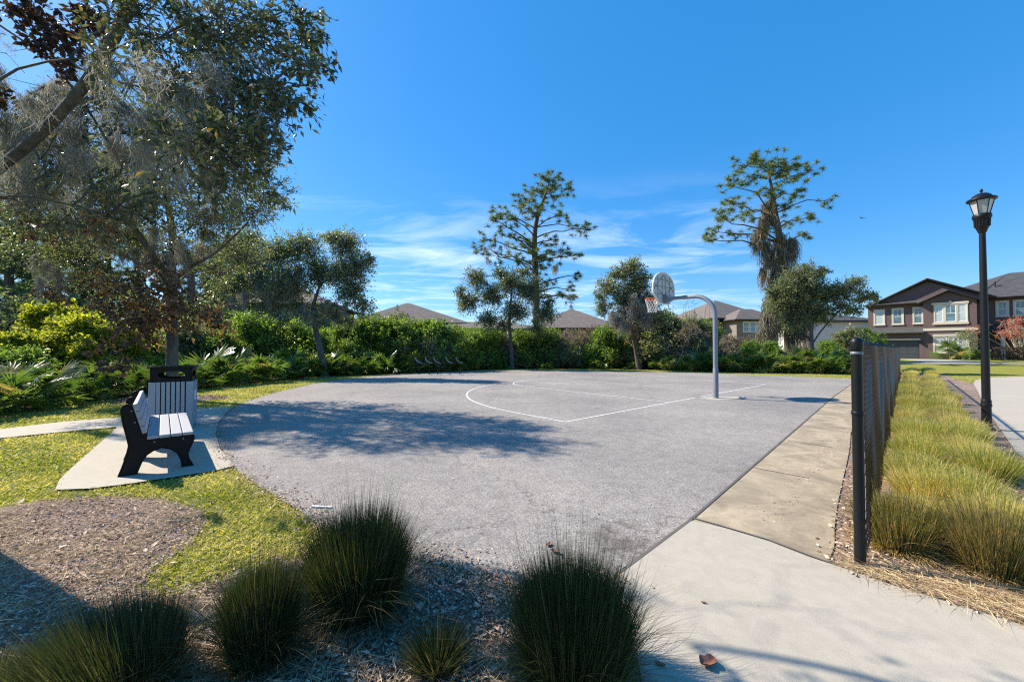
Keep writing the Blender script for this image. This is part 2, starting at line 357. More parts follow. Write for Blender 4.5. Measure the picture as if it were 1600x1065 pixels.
c = mixc(nt, 1.0, r1.outputs[0], r2.outputs[0], 'MULTIPLY'); nt.links.new(c, bs.inputs['Base Color'])
bs.inputs['Roughness'].default_value = 0.95; bs.inputs['Specular IOR Level'].default_value = 0.1; bump(nt, bs, n2.outputs[0], 1.0, 0.03); M_lawn = m
def mulchmat(name, cols):
    m, nt, bs = newmat(name)
    n1 = noise(nt, 38, 5, 0.75, dist=0.8); n2 = noise(nt, 1.3, 4)
    r1 = ramp(nt, cols, [0.3, 0.45, 0.58, 0.72]); nt.links.new(n1.outputs[0], r1.inputs[0])
    r2 = ramp(nt, [(0.7, 0.7, 0.72), (1.15, 1.1, 1.05)], [0.35, 0.65]); nt.links.new(n2.outputs[0], r2.inputs[0])
    c = mixc(nt, 1.0, r1.outputs[0], r2.outputs[0], 'MULTIPLY'); nt.links.new(c, bs.inputs['Base Color'])
    bs.inputs['Roughness'].default_value = 0.95; bs.inputs['Specular IOR Level'].default_value = 0.1; bump(nt, bs, n1.outputs[0], 1.0, 0.03); return m
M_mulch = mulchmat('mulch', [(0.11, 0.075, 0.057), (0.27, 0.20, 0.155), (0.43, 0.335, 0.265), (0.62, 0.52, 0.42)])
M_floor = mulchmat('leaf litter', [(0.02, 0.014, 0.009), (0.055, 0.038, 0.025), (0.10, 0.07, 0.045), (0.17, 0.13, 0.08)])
M_line = plain('worn line paint', (0.66, 0.65, 0.62), 0.8, var=0.2, scale=30)
M_black = plain('black coated metal', (0.008, 0.008, 0.009), 0.42, 0.0, 0.1, spec=0.3)
M_blackp = plain('black moulded plastic', (0.006, 0.006, 0.0065), 0.55, 0.0, 0.15, 30, spec=0.25)
M_slat = plain('grey recycled plastic', (0.35, 0.36, 0.39), 0.55, var=0.05, scale=20, bstr=0.15, bscale=90)
M_galv = plain('galvanised pipe', (0.22, 0.24, 0.28), 0.5, 0.35, 0.12, 12)
M_bboard = plain('weathered backboard', (0.50, 0.50, 0.47), 0.6, 0.0, 0.14, 9)
M_rib = plain('rusted rib', (0.24, 0.24, 0.235), 0.8, 0.0, 0.2, 12)
M_rim = plain('orange rim', (0.62, 0.09, 0.03), 0.5)
M_net = plain('white net', (0.75, 0.74, 0.72), 0.8)
M_glassf = plain('frosted lantern glass', (0.40, 0.41, 0.41), 0.25, 0.0, 0.05)
M_white = plain('white paint', (0.75, 0.75, 0.74), 0.5, var=0.03)
M_trim = plain('cream trim', (0.62, 0.54, 0.42), 0.7, var=0.04)
M_pane = plain('window pane', (0.10, 0.17, 0.20), 0.08, 0.0, 0.5, 1.2, spec=1.0)
M_blind = plain('blind behind pane', (0.45, 0.50, 0.50), 0.15, 0.0, 0.15, 1.5, spec=0.8)
M_garage = plain('dark garage door', (0.055, 0.062, 0.075), 0.5, var=0.08)
M_fascia = plain('dark fascia', (0.02, 0.018, 0.018), 0.5)
M_stucco = plain('plum brown stucco', (0.135, 0.092, 0.092), 0.9, var=0.1, scale=2.5, bstr=0.4, bscale=40)
M_tan = plain('tan stucco', (0.42, 0.35, 0.25), 0.9, var=0.05, scale=2)
M_beige = plain('beige stucco', (0.30, 0.24, 0.18), 0.9, var=0.05, scale=2)
M_sidingg = plain('grey brown siding', (0.24, 0.20, 0.165), 0.85, var=0.05, scale=2)
M_carp = plain('silver car paint', (0.55, 0.56, 0.58), 0.25, 0.3, 0.03)
M_tyre = plain('tyre rubber', (0.02, 0.02, 0.02), 0.8)
M_plas = plain('clear crushed plastic', (0.6, 0.66, 0.7), 0.15)
def shingle(name, c1, c2):
    m, nt, bs = newmat(name)
    b = nt.nodes.new('ShaderNodeTexBrick'); b.inputs['Scale'].default_value = 1.0; b.inputs['Brick Width'].default_value = 0.32; b.inputs['Row Height'].default_value = 0.14; b.inputs['Mortar Size'].default_value = 0.008
    b.inputs['Color1'].default_value = (*c1, 1); b.inputs['Color2'].default_value = (*c2, 1); b.inputs['Mortar'].default_value = (*[x*0.6 for x in c1], 1)
    t = nt.nodes.new('ShaderNodeTexCoord'); s_ = nt.nodes.new('ShaderNodeSeparateXYZ'); nt.links.new(t.outputs['Object'], s_.inputs[0])
    a = nt.nodes.new('ShaderNodeMath'); a.operation = 'ADD'; nt.links.new(s_.outputs[0], a.inputs[0]); nt.links.new(s_.outputs[1], a.inputs[1])
    z2 = nt.nodes.new('ShaderNodeMath'); z2.operation = 'MULTIPLY'; z2.inputs[1].default_value = 2.0; nt.links.new(s_.outputs[2], z2.inputs[0])
    cmbn = nt.nodes.new('ShaderNodeCombineXYZ'); nt.links.new(a.outputs[0], cmbn.inputs[0]); nt.links.new(z2.outputs[0], cmbn.inputs[1]); nt.links.new(cmbn.outputs[0], b.inputs['Vector'])
    n = noise(nt, 5, 5, 0.7); r = ramp(nt, [(0.8,)*3, (1.15,)*3], [0.3, 0.7]); nt.links.new(n.outputs[0], r.inputs[0])
    c = mixc(nt, 1.0, b.outputs[0], r.outputs[0], 'MULTIPLY'); nt.links.new(c, bs.inputs['Base Color']); bs.inputs['Roughness'].default_value = 0.9
    return m
M_roofd = shingle('charcoal shingles', (0.05, 0.05, 0.054), (0.085, 0.083, 0.085))
M_rooft = shingle('taupe shingles', (0.14, 0.115, 0.10), (0.20, 0.165, 0.14))

# ------------------------------------------------------------------ ground, court, paths
def sheet(name, pts, z, mat, lift=None):
    mb = MB(); pts = [(p[0], p[1]) for p in pts]
    v = np.array([(x, y, z) for x, y in pts]); mb.add(v, [tuple(range(len(v)))], 0, 0)
    o = mb.build(name, mat)
    import bmesh
    b = bmesh.new(); b.from_mesh(o.data); bmesh.ops.triangulate(b, faces=b.faces[:]); bmesh.ops.recalc_face_normals(b, faces=b.faces[:])
    if b.faces and sum(f.normal.z for f in b.faces) < 0: bmesh.ops.reverse_faces(b, faces=b.faces[:])
    b.to_mesh(o.data); b.free()
    return struct(o)
def smooth_poly(pts, it=2):
    p = [np.array(q, float) for q in pts]
    for _ in range(it):
        q = []
        for i in range(len(p)-1): q += [0.75*p[i]+0.25*p[i+1], 0.25*p[i]+0.75*p[i+1]]
        p = [p[0]] + q + [p[-1]]
    return p
def inpoly(x, y, poly):
    poly = np.asarray(poly, float); r = np.zeros(len(x), bool); n = len(poly); j = n-1
    for i in range(n):
        xi, yi = poly[i][:2]; xj, yj = poly[j][:2]
        if yi != yj: r ^= ((yi > y) != (yj > y)) & (x < (xj-xi)*(y-yi)/(yj-yi) + xi)
        j = i
    return r
# base ground: one sheet to the horizon, gently rising towards the big house
ax = np.concatenate([[-2500, -600, -200], np.arange(-100, 121, 4), [200, 600, 2500]]).astype(float)
ay = np.concatenate([[-400, -40], np.arange(-8, 131, 4), [250, 700, 3000]]).astype(float)
gx, gy = np.meshgrid(ax, ay); gzv = gz(gx, gy); nx, ny = len(ax), len(ay)
mb = MB(); idx = np.arange(nx*ny).reshape(ny, nx)
mb.add(np.stack([gx.ravel(), gy.ravel(), gzv.ravel()], 1), np.stack([idx[:-1, :-1].ravel(), idx[:-1, 1:].ravel(), idx[1:, 1:].ravel(), idx[1:, :-1].ravel()], 1), 0, 0, True)
struct(mb.build('ground', M_lawn))

near_edge = smooth_poly([G(*p) for p in [(948, 914), (905, 930), (830, 925), (765, 903), (700, 886), (640, 868), (560, 850), (505, 830), (488, 810), (440, 782), (400, 758), (366, 733), (350, 712), (340, 692), (338, 672), (345, 652), (362, 637), (400, 622), (450, 608), (520, 594), (600, 586), (700, 581), (800, 578), (870, 578.5), (940, 579.5), (1010, 581), (1060, 581.5), (1190, 586), (1335, 592)]], 2)
court = list(near_edge) + [G(1400, 594), F(24, -1.40), F(11.8, -1.34), F(-0.1, -1.075)]
sheet('court', court, 0.010, M_asph)
L1 = [F(-0.1, -1.07), F(11.8, -1.335), F(24, -1.395)]
walk_edge = smooth_poly([G(*p) for p in [(1310, 889), (1352, 904), (1400, 921), (1500, 951), (1600, 983), (1760, 1030), (2100, 1090)]], 2)
walk_left = smooth_poly([G(*p) for p in [(948, 916), (970, 955), (988, 1000), (1003, 1065), (1020, 1180), (1020, 1500)]], 2)
walk = [G(1075, 815.5)] + [G(1130, 828), G(1200, 849), G(1260, 873)] + list(walk_edge) + [G(2100, 1500)] + list(walk_left)[::-1]
walk = [p for p in walk]
strip_r = smooth_poly([F(-0.05, -0.16), G(1305, 855), G(1303, 830), G(1310, 780), G(1328, 705), F(6.0, -0.50), F(12, -0.56), F(24, -0.6)], 2)
strip = L1 + list(strip_r)[::-1] + [G(1290, 893), G(1262, 879), G(1202, 857), G(1132, 835), G(1085, 822)]
sheet('walkway', walk, 0.022, M_conc)
sheet('court_apron', strip, 0.018, M_conct)
mb = MB()    # dark joint between court and concrete
jp = [np.array(F(23.8, -1.37)), np.array(F(11.8, -1.325)), np.array(F(-0.1, -1.072)), np.array(G(948, 914))]
for i in range(3):
    a, b = jp[i], jp[i+1]; d = (b-a)/np.linalg.norm(b-a); s_ = np.array([-d[1], d[0]])*0.012
    mb.add([(*(a-s_), 0.024), (*(b-s_), 0.024), (*(b+s_), 0.024), (*(a+s_), 0.024)], [(0, 1, 2, 3)])
o = mb.build('court_joint', M_joint); struct(o)
mb = MB(); jw = [G(1080, 812), G(1131, 826.5), G(1201, 847.5), G(1261, 871), G(1308, 888)]
for i in range(4):
    a, b = np.array(jw[i]), np.array(jw[i+1]); d = (b-a)/np.linalg.norm(b-a); s_ = np.array([-d[1], d[0]])*0.009
    mb.add([(*(a-s_), 0.026), (*(b-s_), 0.026), (*(b+s_), 0.026), (*(a+s_), 0.026)], [(0, 1, 2, 3)])
for dd in (1.95, 3.9, 5.8, 7.8, 9.8, 11.8, 14):
    a, b = np.array(F(dd, -1.1)), np.array(F(dd, -0.55)); d = (b-a)/np.linalg.norm(b-a); s_ = np.array([-d[1], d[0]])*0.007
    mb.add([(*(a-s_), 0.0225), (*(b-s_), 0.0225), (*(b+s_), 0.0225), (*(a+s_), 0.0225)], [(0, 1, 2, 3)])
struct(mb.build('walkway_joint', M_joint))
pad = [G(*p) for p in [(182, 654), (235, 645), (300, 640), (366, 635.5), (352, 648), (341, 662), (337, 680), (345, 705), (366, 730), (335, 738), (270, 748), (190, 760), (140, 766), (86, 768), (93, 752), (112, 733), (132, 715), (158, 692), (184, 668)]]
sheet('bench_pad', pad, 0.024, M_conc)
path = [G(*p) for p in [(184, 668.5), (100, 676), (0, 686), (-250, 712), (-250, 694), (0, 672), (100, 660), (184, 653.5)]]
sheet('path', path, 0.0235, M_conc)
ring = [G(*p) for p in [(-350, 830), (-100, 800), (0, 793), (60, 783), (160, 775), (250, 779), (318, 798), (322, 815), (300, 850), (240, 888), (226, 918), (260, 935), (330, 912), (400, 890), (488, 868), (510, 850), (560, 858), (640, 872), (720, 893), (790, 915), (850, 940), (948, 925), (970, 955), (988, 1000), (1003, 1065), (1020, 1180), (1020, 1500), (-900, 1500)]]
sheet('mulch_bed', ring, 0.006, M_mulch)
cx_, cy_ = G(268, 624)
sheet('tree_mulch_ring', [(cx_ + (1.5+0.15*math.sin(5*t))*math.cos(t), cy_ + 0.9*math.sin(t)) for t in np.linspace(0, 2*math.pi, 30)[:-1]], 0.005, M_mulch)
side_l = smooth_poly([F(-1.2, 4.2), F(1.5, 2.2), F(4.8, 1.28), G(1578, 693), G(1556, 662), G(1540, 638), G(1528, 612), G(1521, 600)], 2)
side = list(side_l) + [G(1524, 594), G(1545, 590), G(1600, 588.5), G(1800, 589), G(2400, 600), (40, 3), (4.5, -4)]
sheet('sidewalk', side, 0.016, M_conc)
bed = list(walk_edge)[::-1] + list(strip_r)[1:] + [F(30, -0.4), F(33, 0.3), F(31, 1.6), F(24, 1.9)] + list(side_l)[::-1]
sheet('planting_bed', bed, 0.008, M_mulch)
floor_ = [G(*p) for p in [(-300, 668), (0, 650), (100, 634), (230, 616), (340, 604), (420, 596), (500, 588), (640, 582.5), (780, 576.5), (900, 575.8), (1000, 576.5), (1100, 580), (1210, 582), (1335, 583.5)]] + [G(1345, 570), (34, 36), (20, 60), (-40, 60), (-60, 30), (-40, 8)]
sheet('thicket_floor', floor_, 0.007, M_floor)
# street beyond the bed, following the rise
def ribbon(name, p0, p1, w, mat, dz=0.012, n=14):
    mb = MB(); p0 = np.array(p0, float); p1 = np.array(p1, float); d = (p1-p0)/np.linalg.norm(p1-p0); s_ = np.array([-d[1], d[0]])*w/2
    V = []; Fq = []
    for i in range(n+1):
        c = p0 + (p1-p0)*i/n
        for q in (c-s_, c+s_): V.append((q[0], q[1], float(gz(q[0], q[1])) + dz))
    for i in range(n): Fq.append((2*i, 2*i+2, 2*i+3, 2*i+1))
    mb.add(V, Fq); return struct(mb.build(name, mat))
ribbon('far_sidewalk', (19, 37), (58, 22), 1.5, M_conc, 0.02)
ribbon('driveway', (35.5, 30.5), (41.6, 39.4), 4.0, M_conc, 0.03)

# court lines
A_ = np.array([1.06, 7.75]); B_ = np.array([10.31, 15.74]); cdv = (B_-A_)/np.linalg.norm(B_-A_); cn = np.array([-cdv[1], cdv[0]]); Mid = (A_+B_)/2
def CP(a, b): p = Mid + cdv*a + cn*b; return p
def linestrip(mb, pts, w=0.05, z=0.0145, closed=False):
    pts = [np.array(p, float) for p in pts]; n = len(pts); V = []
    for i in range(n):
        a = pts[(i-1) % n] if (closed or i > 0) else pts[i]; b = pts[(i+1) % n] if (closed or i < n-1) else pts[i]
        d = (b-a)/np.linalg.norm(b-a); s_ = np.array([-d[1], d[0]])*w/2
        V += [(*(pts[i]-s_), z), (*(pts[i]+s_), z)]
    m_ = n if closed else n-1
    mb.add(V, [(2*i, 2*((i+1) % n), 2*((i+1) % n)+1, 2*i+1) for i in range(m_)])
mb = MB(); hl = 6.11
linestrip(mb, [CP(-hl, 0), CP(-0.35, 0)]); linestrip(mb, [CP(0.02, 0), CP(hl, 0)])
rr = 6.11; t = np.linspace(math.pi, 0, 60)
linestrip(mb, [CP(-hl, 0.03), CP(-hl, 1.55)] + [CP(rr*math.cos(a), 1.6 + rr*math.sin(a)) for a in t[1:-1]] + [CP(hl, 1.55), CP(hl, 0.03)])
for sg in (-1, 1): linestrip(mb, [CP(sg*1.83, 0.03), CP(sg*1.83, 5.76)])
linestrip(mb, [CP(-1.86, 5.79), CP(1.86, 5.79)])
linestrip(mb, [CP(1.83*math.cos(a), 5.82+1.83*math.sin(a)) for a in np.linspace(0.02, math.pi-0.02, 40)], 0.05)
struct(mb.build('court_lines', M_line))
sheet('footing', [CP(-0.5, -0.55), CP(-0.3, -0.1), CP(0.35, -0.12), CP(1.0, -0.75), CP(0.2, -0.95)], 0.0135, M_conc)

# ------------------------------------------------------------------ basketball goal
pole_xy = CP(0.10, -0.42); gq = thing('basketball_goal', 'grey gooseneck basketball goal with fan backboard and orange rim on the court', 'basketball hoop', (pole_xy[0], pole_xy[1], 0.012), math.atan2(cn[1], cn[0]))
# local x = towards the hoop, y = sideways
mb = MB(); pts = [(0, 0, 0), (0, 0, 2.42)]
for a in np.linspace(0.12, math.pi/2, 12): pts.append((0.62 - 0.62*math.cos(a), 0, 2.45 + 0.62*math.sin(a)))
pts += [(0.95, 0, 3.075)]
mb.tube(pts, 0.066, 16); mb.build('pole', M_galv, gq)
mb = MB(); mb.tube([(0, 0, 0), (0, 0, 0.86), (0, 0, 0.88)], [0.074, 0.074, 0.068], 16); mb.build('pole_sleeve', M_galv, gq)
mb = MB(); mb.tube([(0.86, 0, 3.075), (1.50, 0, 3.075)], 0.058, 12)
mb.prism([(1.25, 3.03), (1.56, 2.93), (1.56, 3.22), (1.50, 3.22), (1.45, 3.12), (1.25, 3.12)], -0.05, 0.05, lambda a, b, c: np.stack([a, c, b], 1))
mb.build('arm', M_galv, gq)
BX = 1.60; z0, w, h = 2.93, 0.69, 1.02
def fan(sc=1.0):
    P = [(-0.30*sc, z0), (0.30*sc, z0), (w*sc, z0+0.30), (w*sc, z0+0.55)]
    for a in np.linspace(0.15, math.pi-0.15, 16): P.append((w*sc*math.cos(a)*0.99, z0+0.55+(h-0.55)*math.sin(a)))
    P += [(-w*sc, z0+0.55), (-w*sc, z0+0.30)]
    return P
mb = MB(); mb.prism(fan(), BX, BX+0.03, lambda a, b, c: np.stack([c, a, b], 1)); bd = mb.build('backboard', M_bboard, gq)
mb = MB(); P = [(BX-0.012, a, b) for a, b in fan()]; P.append(P[0]); mb.tube(P, 0.022, 6, caps=False); mb.build('rim_edge', M_white, bd).name = 'edge_trim'
mb = MB()
RB = []
for y in (-0.1, 0.1): RB.append(((y, z0+0.1), (y, z0+h-0.1)))
for zq in (0.30, 0.55, 0.78): RB.append(((-0.55, z0+zq), (0.55, z0+zq)))
for sg in (-1, 1):
    RB += [((0, z0+0.25), (sg*0.6, z0+0.62)), ((0, z0+0.95), (sg*0.62, z0+0.45)), ((sg*0.38, z0+0.15), (sg*0.38, z0+0.9))]
for (a, b), (c_, d_) in RB: mb.segs([(BX-0.007, a, b)], [(BX-0.007, c_, d_)], 0.010, 0.010, 4)
mb.build('rib', M_rib, bd).name = 'stiffening_ribs'
mb = MB(); t = np.linspace(0, 2*math.pi, 33); cxr = BX+0.03+0.15+0.229
mb.tube([(cxr+0.229*math.cos(a), 0.229*math.sin(a), 3.13) for a in t], 0.012, 6, caps=False)
mb.tube([(BX+0.03, -0.12, 3.13), (cxr-0.18, -0.14, 3.13)], 0.012, 6); mb.tube([(BX+0.03, 0.12, 3.13), (cxr-0.18, 0.14, 3.13)], 0.012, 6)
mb.bb(BX+0.03, BX+0.17, -0.12, 0.12, 3.10, 3.125); mb.bb(BX+0.03, BX+0.045, -0.12, 0.12, 2.98, 3.13)
mb.tube([(cxr+0.224*math.cos(a), 0.224*math.sin(a), 3.105) for a in t], 0.007, 5, caps=False)
rim = mb.build('rim', M_rim, gq)
mb = MB(); K = 12; lev = [(0.224, 3.10), (0.205, 3.02), (0.175, 2.93), (0.15, 2.84), (0.135, 2.75), (0.14, 2.67)]
for i in range(len(lev)-1):
    for k in range(K):
        for sg in (-1, 1):
            a0 = (k + 0.5*(i % 2))*2*math.pi/K; a1 = a0 + sg*math.pi/K
            mb.segs([(cxr+lev[i][0]*math.cos(a0), lev[i][0]*math.sin(a0), lev[i][1])], [(cxr+lev[i+1][0]*math.cos(a1), lev[i+1][0]*math.sin(a1), lev[i+1][1])], 0.006, 0.006, 4)
mb.build('net', M_net, rim)

# ------------------------------------------------------------------ bench
bo = np.array(G(184, 749)); ux, uy = 0.742, 0.67
BSC = 0.965
bench = thing('park_bench', 'black framed park bench with grey slats on concrete pad beside the court', 'bench', (bo[0], bo[1], 0.024), math.atan2(uy, ux))
bench.scale = (1, 1, BSC)
# local x = forward (seat front), local y = along the bench, away from the viewer
prof = [(0, 0), (0.03, 0.10), (0.065, 0.24), (0.082, 0.35), (0.065, 0.45), (0.035, 0.60), (0.014, 0.745), (0.016, 0.795), (0.035, 0.83), (0.065, 0.845), (0.092, 0.832), (0.104, 0.80), (0.135, 0.68), (0.17, 0.55), (0.205, 0.44), (0.235, 0.402), (0.657, 0.395), (0.664, 0.35), (0.64, 0.27), (0.605, 0.17), (0.615, 0.10), (0.66, 0.0), (0.555, 0.0), (0.54, 0.10), (0.505, 0.19), (0.44, 0.25), (0.365, 0.278), (0.30, 0.262), (0.235, 0.215), (0.19, 0.13), (0.15, 0.0)]
LB = 1.92
for yb in (0.06, LB/2, LB-0.06):
    mb = MB(); mb.prism(prof, yb-0.035, yb+0.035, lambda a, b, c: np.stack([a, c, b], 1))
    # raised rim along the casting
    mb.segs([(x, yb-0.037, z) for x, z in prof], [(x, yb-0.037, z) for x, z in prof[1:]+prof[:1]], 0.008, 0.008, 5)
    o = mb.build('end_frame', M_blackp, bench); 
    for (bx_, bz_) in ((0.13, 0.62), (0.10, 0.76), (0.30, 0.36), (0.56, 0.36)): mb = MB(); mb.tube([(bx_, yb-0.041, bz_), (bx_, yb-0.034, bz_)], 0.009, 8); mb.build('bolt', M_galv, o)
def bev(o, wd=0.006):
    md = o.modifiers.new('bevel', 'BEVEL'); md.width = wd; md.segments = 2; md.limit_method = 'ANGLE'; return o
for i in range(4):
    mb = MB(); x0 = 0.235 + i*0.107; mb.bb(x0, x0+0.098, 0, LB, 0.402, 0.44); bev(mb.build('seat_slat', M_slat, bench))
for i in range(4):
    mb = MB(); t0 = 0.478 + i*0.092; t1 = t0+0.083
    xa = 0.19 - (t0-0.5)*0.245; xb = 0.19 - (t1-0.5)*0.245
    mb.prism([(xa, t0), (xa+0.04, t0+0.01), (xb+0.04, t1+0.01), (xb, t1)], 0, LB, lambda a, b, c: np.stack([a, c, b], 1)); bev(mb.build('back_slat', M_slat, bench))

# ------------------------------------------------------------------ litter receptacle
ro = np.array([-6.30, 6.72]); rc_ = thing('trash_receptacle', 'grey slatted square trash receptacle with black lid behind the bench', 'trash can', (ro[0], ro[1], 0.024), R(33))
S = 0.60
mb = MB(); mb.bb(0.02, S-0.02, 0.02, S-0.02, 0.02, 0.84); mb.build('liner', M_blackp, rc_)
for (sx_, sy_) in ((0, 0), (1, 0), (0, 1), (1, 1)):
    mb = MB(); x0 = sx_*(S-0.022); xs = 0 if sx_ == 0 else S-0.095; ys = 0 if sy_ == 0 else S-0.022; yy = 0 if sy_ == 0 else S-0.095
    mb.bb(xs, xs+0.095, ys, ys+0.022, 0.0, 0.86); mb.bb(x0, x0+0.022, yy+(0.024 if sy_ == 0 else 0), yy+(0.095 if sy_ == 0 else 0.071), 0.0, 0.86)
    bev(mb.build('corner_board', M_slat, rc_), 0.004)
for side_i in range(4):
    for i in range(6):
        mb = MB(); p = 0.103 + i*0.0665
        if side_i == 0: mb.bb(p, p+0.050, 0, 0.02, 0.03, 0.86)
        elif side_i == 1: mb.bb(p, p+0.050, S-0.02, S, 0.03, 0.86)
        elif side_i == 2: mb.bb(0, 0.02, p, p+0.050, 0.03, 0.86)
        else: mb.bb(S-0.02, S, p, p+0.050, 0.03, 0.86)
        mb.build('side_slat', M_slat, rc_)
mb = MB(); mb.bb(S+0.001, S+0.005, 0.2, 0.42, 0.50, 0.68); mb.build('notice_plate', M_white, rc_)
lid = MB(); lid.bb(-0.02, S+0.02, -0.02, S+0.02, 1.105, 1.135)
lid.prism([(0.0, 1.105), (0.045, 1.06), (S-0.045, 1.06), (S, 1.105)], 0.0, 0.0, lambda a, b, c: np.stack([a, c, b], 1)) if False else None
# sloping hood walls with an oval opening on each side
def hoodwall(fr):
    K2 = 28; outer = []; inner = []
    for k in range(K2):
        a = 2*math.pi*k/K2; ca, sa = math.cos(a), math.sin(a)
        inner.append((S/2 + 0.185*ca*abs(ca)**-0.25 if abs(ca) > 1e-6 else S/2, 0.985 + 0.062*sa))
        m_ = max(abs(ca)/1.0, abs(sa)/1.0); outer.append((S/2 + ca/m_*0.285, 0.975 + sa/m_*0.132))
    for depth, flip in ((0.0, False), (0.02, True)):
        V = [fr(x, z, depth) for x, z in outer] + [fr(x, z, depth) for x, z in inner]
        lid.add(V, [((k), (k+1) % K2, (k+1) % K2 + K2, k+K2) for k in range(K2)])
    V = [fr(x, z, 0.0) for x, z in inner] + [fr(x, z, 0.02) for x, z in inner]
    lid.add(V, [((k), (k+1) % K2, (k+1) % K2 + K2, k+K2) for k in range(K2)])
sl_ = lambda z: 0.03 - (z-0.85)*0.07
hoodwall(lambda x, z, d: (x, sl_(z)+d, z)); hoodwall(lambda x, z, d: (x, S-sl_(z)-d, z))
hoodwall(lambda x, z, d: (sl_(z)+d, x, z)); hoodwall(lambda x, z, d: (S-sl_(z)-d, x, z))
lid.build('lid', M_blackp, rc_)

# ------------------------------------------------------------------ bike rack at the far edge
rx, ry = G(641, 585); bk = thing('bike_rack', 'black metal rack of five posts with upturned curved arms at the far court edge', 'bike rack', (rx, ry, 0.01), R(5)); bk.scale = (0.86, 0.86, 0.86)
for i, xo in enumerate((0.35, 1.0, 1.55, 2.35, 3.0)):
    mb = MB(); mb.tube([(xo+0.22, 0, 0), (xo+0.22, 0, 0.74)], 0.022, 8); mb.tube([(xo+0.22, -0.12, 0.01), (xo+0.22, 0.12, 0.01)], 0.03, 8); mb.build('post', M_black, bk)
    mb = MB(); t = np.linspace(0, 1, 10)
    for yy in (-0.2, 0.0, 0.2):
        mb.tube([(xo - 0.04 + 0.02*math.cos(3*q), yy, 1.12-0.36*math.sin(q*math.pi/2)) if q < 0.01 else (xo-0.02 + 0.42*(1-math.cos(q*math.pi/2)), yy, 1.12-0.37*math.sin(q*math.pi/2)) for q in t], 0.018, 6)
    mb.tube([(xo-0.02, -0.2, 1.12), (xo-0.02, 0.2, 1.12)], 0.018, 6); mb.build('curved_arm', M_galv, bk).data.materials[0] = M_galv
mb = MB(); mb.tube([(0.5, 0, 0.74), (3.25, 0, 0.74)], 0.02, 8); mb.build('crossbar', M_black, bk)

# ------------------------------------------------------------------ chain link fence
fang = math.atan2(FD[1], FD[0]); FL = 23.0; M_wire = plain('vinyl coated wire', (0.016, 0.018, 0.023), 0.35, 0.0, 0.1, spec=0.6)
fence = thing('chain_link_fence', 'black vinyl coated chain link fence running beside the ornamental grass bed', 'fence', (F0[0], F0[1], 0.008), fang)
mb = MB(); mb.lathe([(0.034, 0), (0.031, 0.02), (0.031, 1.47)], 24); mb.lathe([(0.0325, 0.30), (0.034, 0.305), (0.034, 0.325), (0.0325, 0.33)], 24); mb.lathe([(0.0325, 1.02), (0.0345, 1.022), (0.0345, 1.045), (0.0325, 1.047)], 24)
tp = mb.build('end_post', M_black, fence)
mb = MB(); mb.lathe([(0.0345, 1.462), (0.036, 1.47), (0.036, 1.495), (0.0365, 1.51), (0.033, 1.528), (0.023, 1.541), (0.010, 1.547), (0.0, 1.548)], 24); mb.build('cap', M_black, tp)
mb = MB(); mb.lathe([(0.0325, 1.432), (0.0345, 1.434), (0.0345, 1.446), (0.0325, 1.448)], 24); mb.build('band', M_galv, tp)
for i in range(1, 8):
    x = 3.05*i; mb = MB(); mb.lathe([(0.019, 0), (0.019, 1.45), (0.021, 1.45), (0.021, 1.50), (0.02, 1.54), (0, 1.545)], 12, (x, 0, 0)); mb.build('line_post', M_black, fence)
mb = MB(); mb.tube([(0.04, 0, 1.475), (FL, 0, 1.475)], 0.016, 8); mb.build('top_rail', M_black, fence)
mb = MB(); s_ = 0.068; n = int(FL/s_); zb, zt = 0.07, 1.50
p0 = []; p1 = []
hh = zt-zb; slope = hh/1.0
for i in range(-int(hh/s_)-1, n):
    for sg in (1, -1):
        xa = i*s_ ; xb = xa + hh*0.85
        if sg == -1: a, b = (xa, zt), (xb, zb)
        else: a, b = (xa, zb), (xb, zt)
        (x0, q0), (x1, q1) = a, b
        if x1 <= 0.05 or x0 >= FL: continue
        if x0 < 0.05: t = (0.05-x0)/(x1-x0); x0, q0 = 0.05, q0 + (q1-q0)*t
        if x1 > FL: t = (FL-x0)/(x1-x0); x1, q1 = FL, q0 + (q1-q0)*t
        off = -0.0245 + (0.002 if sg == 1 else -0.002); wv = lambda x, q: -0.012*abs(math.sin(x*math.pi/3.05))*(1.6-q) - 0.006*math.sin(x*2.9+q*3)
        p0.append((x0, off + wv(x0, q0), q0)); p1.append((x1, off + wv(x1, q1), q1))
p0 = np.array(p0); p1 = np.array(p1); mb.segs(p0, p1, 0.0036, 0.0036, 5)
kx = np.arange(0.08, FL, s_); mb.segs(np.stack([kx, np.full_like(kx, -0.0245), np.full_like(kx, 1.49)], 1), np.stack([kx+0.012, np.full_like(kx, -0.0245), np.full_like(kx, 1.525)], 1), 0.0035, 0.0025, 4)
mb.build('chain_link_mesh', M_wire, fence)

